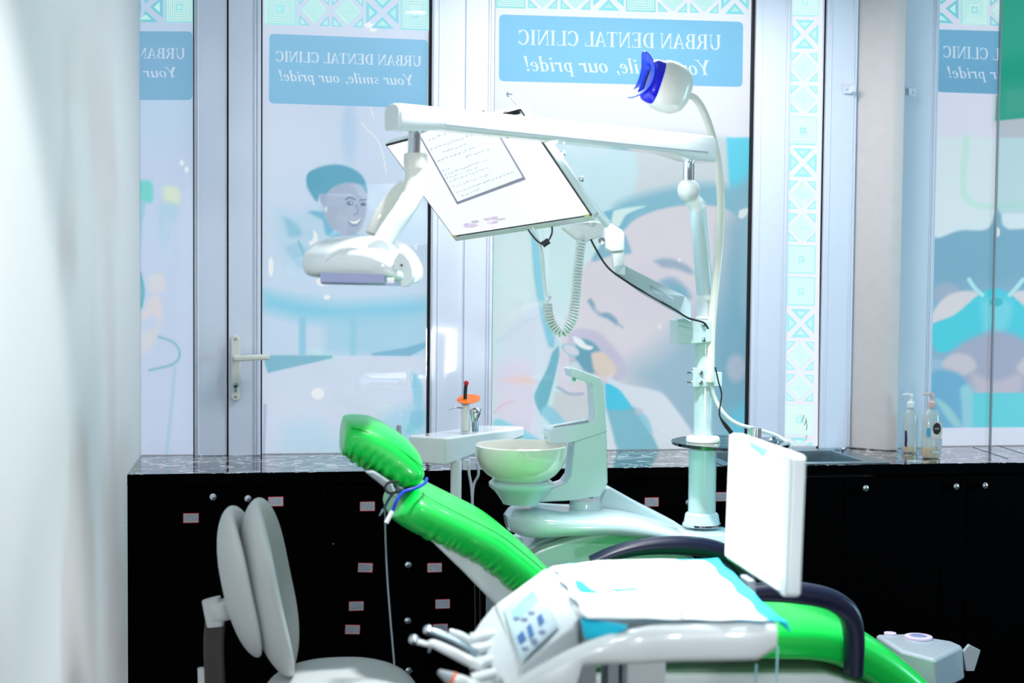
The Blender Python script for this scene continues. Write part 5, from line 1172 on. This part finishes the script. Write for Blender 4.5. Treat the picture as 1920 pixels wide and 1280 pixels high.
# curved front rail of the table
rl = spline([onZ(960, 1284, .905), onZ(1010, 1254, .925), onZ(1070, 1222, .948), onZ(1130, 1197, .966), onZ(1190, 1182, .978), onZ(1260, 1174, .982), onZ(1380, 1171, .983), onZ(1452, 1169, .983)], 6)
n_ = len(rl)
R = []
for i, p in enumerate(rl):
    f1_ = i/(n_-1); bot = .925 if f1_ > .33 else (.845 if f1_ < .28 else .845+(f1_-.28)*1.6)
    if f1_ > .93: bot = .925+(f1_-.93)*.25
    R.append([p+Vector((0, .015, 0)), p+Vector((0, 0, .004)), p+Vector((0, -.012, -.002)), p+Vector((0, -.015, -.012)), Vector((p.x, p.y-.013, bot+.01)), Vector((p.x, p.y-.006, bot)), Vector((p.x, p.y+.02, bot))])
MB().rings(R).build('front_rail', 'white_plastic', it_, ang=60)
# handpiece rack (rounded nose on the left)
ng = [onZ(927, 1133, .92), onZ(903, 1163, .90), onZ(884, 1190, .885), onZ(883, 1212, .87), onZ(889, 1240, .86), onZ(893, 1280, .85), onZ(960, 1300, .85), onZ(985, 1262, .90), onZ(976, 1245, .915)]
m = MB(); m.rings([[p+Vector((.01, 0, -.07)) for p in ng], ng]); rk = m.build('handpiece_rack', 'white_plastic', it_, bevel=.008, seg=4)
for k_, (px, py, z_) in enumerate(((896, 1200, .892), (890, 1224, .88), (892, 1250, .87), (898, 1276, .862))):
    c = onZ(px, py, z_); MB().sweep([c+Vector((-.012, 0, .004)), c+Vector((.03, -.002, .014))], [.016, .014], [.008, .007], up=(0, 0, 1), p=3).build('rack_slot', 'white_plastic', rk)
# underside: bracket and support arm
zu = .868
MB().bx(onZ(1226, 1250, zu).x, onZ(1308, 1250, zu).x, -2.62, -2.50, .50, .932).build('support_block', 'white_plastic', it_, bevel=.006)
for a, b in ((1140, 1172), (1196, 1222)): MB().bx(onZ(a, 1250, zu).x, onZ(b, 1250, zu).x, -2.58, -2.52, .62, .932).build('support_bar', 'grey_plastic', it_, bevel=.003)
MB().sweep([(onZ(1266, 1250, zu).x, -2.56, .52), (1.7, -2.3, .50), (1.75, -1.95, .48)], .05, .03, up=(0, 0, 1), p=4).build('support_arm', 'white_plastic', it_)
MB().tube([tz(1128, 1196, .96), tz(1134, 1196, .965)+Vector((.004, -.004, 0))], .005, 10).build('rail_pin', 'chrome', it_)
# cloth and paper on the table
m = MB()
def grid_cloth(c4, n1, n2, z0, amp, seed, edge=.0):
    rr = np.random.RandomState(seed); R = []
    for i in range(n1+1):
        r = []
        for j in range(n2+1):
            u, v = i/n1, j/n2; p = (c4[0]*(1-u)+c4[1]*u)*(1-v)+(c4[3]*(1-u)+c4[2]*u)*v
            w_ = .5+.25*math.sin(u*23+seed+3*v)+.25*math.sin(v*19+u*7)
            p = Vector((p.x+edge*math.sin(v*21+seed), p.y+edge*math.sin(u*25+seed), z0+amp*w_)); r.append(p)
        R.append(r)
    return R
z0c = ZT+.002
clo = [tz(1062, 1060, z0c), tz(1345, 1049, z0c), tz(1466, 1167, z0c), tz(1112, 1158, z0c)]
R = grid_cloth(clo, 40, 24, z0c, .003, 2, .002)
m.rings(R, closed=False, cap=False); clt = m.build('table_liner', 'teal_cloth'); sd_ = clt.modifiers.new('thick', 'SOLIDIFY'); sd_.thickness = .0012; sd_.offset = 1
tag(clt, 'turquoise liner cloth covering the instrument table top', 'cloth')
# corner of the liner hanging over the right end
m = MB(); cr = tz(1462, 1160, z0c+.002)
m.rings([[cr+Vector((-.05, .035, .001)), cr+Vector((-.02, 0, .001)), cr+Vector((-.055, -.005, .001))], [cr+Vector((.002, .02, .0)), cr+Vector((.012, -.004, -.004)), cr+Vector((-.004, -.010, .0))], [cr+Vector((.006, .016, -.012)), cr+Vector((.02, -.002, -.024)), cr+Vector((.008, -.008, -.01))]], closed=False, cap=False)
ccn = m.build('liner_corner', 'teal_cloth', clt)
m = MB(); a_, b2_ = tz(1089, 1156, z0c), tz(1176, 1171, z0c); fr_ = Vector((-.004, -.020, 0))
m.rings([[a_, (a_+b2_)/2, b2_], [a_+fr_+Vector((0, 0, -.003)), (a_+b2_)/2+fr_, b2_+fr_*.6], [a_+fr_*1.2+Vector((.006, 0, -.030)), (a_+b2_)/2+fr_*1.3+Vector((-.004, 0, -.026)), b2_+fr_*.7+Vector((-.004, 0, -.004))]], closed=False, cap=False)
m.build('liner_drape', 'teal_cloth', clt)
m = MB(); z1c = z0c+.0055
pap = [tz(1038, 1062, z1c), tz(1322, 1052, z1c), tz(1438, 1164, z1c), tz(1098, 1160, z1c)]
R = grid_cloth(pap, 30, 20, z1c, .0022, 5, .003); m.rings(R, closed=False, cap=False)
pp = m.build('paper_towel', 'towel_white'); sd_ = pp.modifiers.new('thick', 'SOLIDIFY'); sd_.thickness = .0006; sd_.offset = 1
tag(pp, 'white paper sheet spread over the turquoise liner', 'paper sheet')
z2c = z1c+.0035
def fold(name, pts, label, mt='teal_cloth'):
    P = [tz(*p, z2c) for p in pts]; m = MB(); m.rings([P, [p+Vector((0, 0, .0022)) for p in P]]); return tag(m.build(name, mt, bevel=.0006), label, 'napkin')
fold('teal_wipe', ((1076, 1087), (1092, 1091), (1110, 1106), (1128, 1111), (1090, 1109), (1082, 1103)), 'crumpled turquoise wipe on the left of the instrument table')
fold('teal_wipe', ((1144, 1105), (1170, 1104), (1200, 1102), (1190, 1106), (1172, 1107), (1158, 1109)), 'thin strip of turquoise wipe in the middle of the instrument table')
for a, b, lb in (((1213, 1076), (1219, 1084), 'short'), ((1268, 1142), (1281, 1155), 'longer')):
    tag(MB().tube([tz(*a, z2c+.002), tz(*b, z2c+.002)], [.0012, .002], 8).build('dental_instrument', 'steel'), f'{lb} thin steel instrument lying on the white paper', 'instrument')
# handpieces
def handpiece(label, pts, rad, cap_=None, dark=None):
    t_ = thing('handpiece', label, 'handpiece', pts[-1]); P = spline(pts, 6); n = len(P); rr = spl1(rad, 6)
    MB().tube(P, rr, 18).build('barrel', 'white_gloss' if not dark else dark, t_); return t_
dn_ = 2.45
h_ = handpiece('slim white handpiece with round tip, second from the top in the rack', [at(778, 1201, dn_), at(800, 1207, dn_), at(812, 1206, dn_), at(838, 1218, dn_), at(870, 1234, dn_), at(902, 1250, dn_)], [.005, .0045, .007, .0085, .0095, .0095])
MB().ball(at(776, 1199, dn_), .0085, 16).build('turbine_head', 'chrome', h_); MB().tube([at(809, 1208, dn_), at(804, 1222, dn_)], [.002, .0008], 6).build('bur', 'chrome', h_)
h_ = handpiece('chrome handpiece with ball tip, topmost on the left of the rack', [at(804, 1182, dn_+.05), at(830, 1192, dn_+.05), at(860, 1207, dn_+.05), at(894, 1228, dn_+.05)], [.006, .0085, .009, .009], dark='steel')
MB().ball(at(803, 1181, dn_+.05), .0088, 16).build('turbine_head', 'chrome', h_)
h_ = handpiece('short handpiece farthest from the lens, behind the chrome one', [at(842, 1184, dn_+.12), at(862, 1192, dn_+.12), at(888, 1206, dn_+.12)], [.006, .0085, .009], dark='white_gloss')
h_ = handpiece('white handpiece with grey cone tip and orange ring, lowest in the rack', [at(846, 1272, dn_-.05), at(870, 1280, dn_-.05), at(900, 1294, dn_-.05)], [.011, .012, .012])
MB().lathe(at(846, 1272, dn_-.05), [(.0125, -.001), (.011, .004), (.0045, .024), (.0001, .026)], axis=tuple(at(818, 1256, dn_-.05)-at(846, 1272, dn_-.05)), n=20).build('cone_tip', 'grey_plastic', h_)
MB().lathe(at(847, 1272, dn_-.05), [(.0128, -.004), (.0128, .001)], axis=tuple(at(818, 1256, dn_-.05)-at(846, 1272, dn_-.05)), n=20, cap=False).build('ring', 'orange', h_)
for k_, (a, b) in enumerate(((1418, 1245), (1458, 1210))):
    cable('pull_cord', ('thin pale cord hanging under the table, left of two', 'thin pale cord hanging from the table corner, right of two')[k_], 'cord', [onZ(a, b, .87), onZ(a, b, .87)+Vector((0, 0, -.08)), onZ(a, b, .87)+Vector((.01, 0, -.2))], .002, 'display_teal')
# ============================================================ FILM VIEWER
fv = thing('film_viewer', 'bright white light-box film viewer standing at the far right edge of the instrument table', 'film viewer', tz(1420, 1085, ZT))
vb0 = onZ(1359, 1046, .99); vb1 = onZ(1474, 1121, .988)
vt0 = at(1368, 811, (vb0-Vector(CAM)).dot(Vector(fw))); vt1 = at(1485, 853, (vb1-Vector(CAM)).dot(Vector(fw)))
vn = (vb1-vb0).cross(vt0-vb0).normalized(); vn = vn if vn.x < 0 else -vn        # faces left, toward the lens
def vp(u, v, d=0.): return (vb0*(1-u)+vb1*u)*(1-v)+(vt0*(1-u)+vt1*u)*v+vn*d
def vprism(name, pts, mt, par, d0, d1, bev=0., lab=None): return MB().rings([[vp(*p, d) for p in pts] for d in (d0, d1)]).build(name, mt, par, bevel=bev, seg=3, label=lab)
vh = vprism('housing', ((0, .02), (.03, 0), (.97, 0), (1, .02), (1, .985), (.97, 1), (.6, 1.0), (.3, 1.0), (.03, 1), (0, .985)), 'white_plastic', fv, -.028, 0, .005)
vprism('light_screen', ((.02, .03), (.90, .03), (.90, .93), (.66, .95), (.60, .90), (.42, .93), (.36, 1.0), (.02, .985)), 'viewer_glow', vh, .0002, .002)
vprism('film_clip', ((.40, .95), (.62, .92), (.64, .985), (.38, 1.0)), 'display_teal', vh, .002, .005, .001, 'pale blue film clip at the top')
vprism('rear_rib', ((.94, .01), (1.0, .01), (1.0, .99), (.94, .99)), 'white_plastic', vh, .0, .004, .001)
MB().box((vb0+vb1)/2+Vector((-.004, .02, -.020)), (.016, .05, .03)).build('mounting_foot', 'grey_plastic', fv, bevel=.003)
# ============================================================ OPERATOR STOOL
ds = 3.4
st = thing('operator_stool', 'pale grey padded operator stool with curved backrest near the left wall', 'stool', (at(430, 1250, ds).x+.15, at(430, 1250, ds).y, 0))
UPs = Vector((-.20, -.02, .98)).normalized(); Nf = Vector((.98, -.075, .19)); Nf = (Nf-UPs*Nf.dot(UPs)).normalized(); Us = Nf.cross(UPs).normalized()
sc_ = at(461, 1110, ds)
MB().pillow(sc_+Nf*.035, Us, Nf, UPs, .175, .214, .036, p=2.5, bend=.03, bendu=.05, n=56, m=10).build('back_cushion', 'stool_vinyl', st)
MB().pillow(sc_-Nf*.020+UPs*.028, Us, Nf, UPs, .155, .180, .030, p=2.5, bend=.02, bendu=.045, n=56, m=10).build('back_shell', 'stool_vinyl', st)
bkt = at(408, 1147, ds+.01)
MB().sweep([at(396, 1122, ds), at(402, 1147, ds), at(404, 1172, ds)], [.022, .024, .02], [.025, .028, .025], up=(0, 1, 0), p=3.5).sweep([at(400, 1147, ds), at(432, 1140, ds)], .03, .025, up=(0, 0, 1), p=3.5).build('back_bracket', 'stool_vinyl', st)
MB().sweep(spline([at(404, 1165, ds), at(401, 1200, ds), at(402, 1250, ds), at(408, 1310, ds), at(440, 1345, ds), at(520, 1350, ds)], 5), .024, .016, up=(0, 1, 0), p=4).build('back_post', 'stool_dark', st)
MB().sweep([at(380, 1252, ds), at(381, 1285, ds)], .012, .012, up=(0, 1, 0), p=4).build('knob', 'stool_vinyl', st)
seat_c = at(640, 1295, ds+.0)
MB().pillow(seat_c, Vector((1, 0, 0)), Vector((0, 0, 1)), Vector((0, 1, 0)), .185, .20, .052, p=2.6, bendu=-.012, n=56, m=10).build('seat', 'stool_vinyl', st)
MB().tube([(seat_c.x, seat_c.y, .09), (seat_c.x, seat_c.y, seat_c.z-.04)], .025, 20).build('gas_column', 'chrome', st)
for k_ in range(5):
    a = 2*math.pi*k_/5+.3; e = Vector((seat_c.x+.26*math.cos(a), seat_c.y+.26*math.sin(a), .075))
    lg = MB().sweep([(seat_c.x, seat_c.y, .10), e], [.022, .016], [.018, .012], up=(0, 0, 1), p=4).build('leg', 'chrome', st)
    MB().lathe((e.x-.01, e.y, .027), [(.0001, -.01), (.026, -.01), (.026, .01), (.0001, .01)], axis=(1, 0, 0), n=16).build('caster', 'dark_plastic', lg)
# ============================================================ SMALL DEVICE AT LOWER RIGHT
dvY = -1.05
def dz(px, py, z): return onZ(px, py, z)
zd = .50
dev = thing('scaler_device', 'white boxy device with a round dial, right of the chair leg rest', 'dental device', (onY(1735, 1230, dvY).x, dvY, .40))
tp = [dz(1640, 1188, zd), dz(1700, 1187, zd), dz(1785, 1200, zd), dz(1806, 1210, zd-.003), dz(1752, 1236, zd), dz(1690, 1219, zd)]
m = MB(); lo_ = [p+Vector((.01, 0, -.10)) for p in tp]; m.rings([lo_, tp]); m.build('case', 'device_grey', dev, bevel=.012, seg=4)
dc = dz(1722, 1196, zd); dl_ = MB().lathe(dc, [(.040, 0), (.040, .006), (.026, .008), (.024, .004)], n=32, cap=False).build('dial_ring', 'page_edge', dev); MB().lathe(dc, [(.024, .001), (.024, .006), (.02, .008), (.0001, .009)], n=28).build('dial', 'button_grey', dl_)
dc2 = dz(1669, 1189, zd); MB().lathe(dc2, [(.018, 0), (.018, .005), (.012, .006), (.011, .003), (.0001, .003)], n=24).build('knob', 'page_edge', dev)
fl = dz(1826, 1222, zd-.02)
MB().prism([at(*p, (fl-Vector(CAM)).dot(Vector(fw))) for p in ((1806, 1222), (1818, 1208), (1839, 1219), (1827, 1258), (1812, 1258))], (0, .012, 0)).build('side_flap', 'device_grey', dev, bevel=.002)
sx0 = min(p.x for p in tp)+.02; sx1 = max(p.x for p in tp)-.02; sy0 = min(p.y for p in tp)+.01; sy1 = max(p.y for p in tp)
tag(MB().bx(sx0, sx1, sy0, sy1, .001, zd-.102).build('device_stand', 'black_cabinet', bevel=.01), 'low black stand under the white device, barely visible in the dark', 'stand')
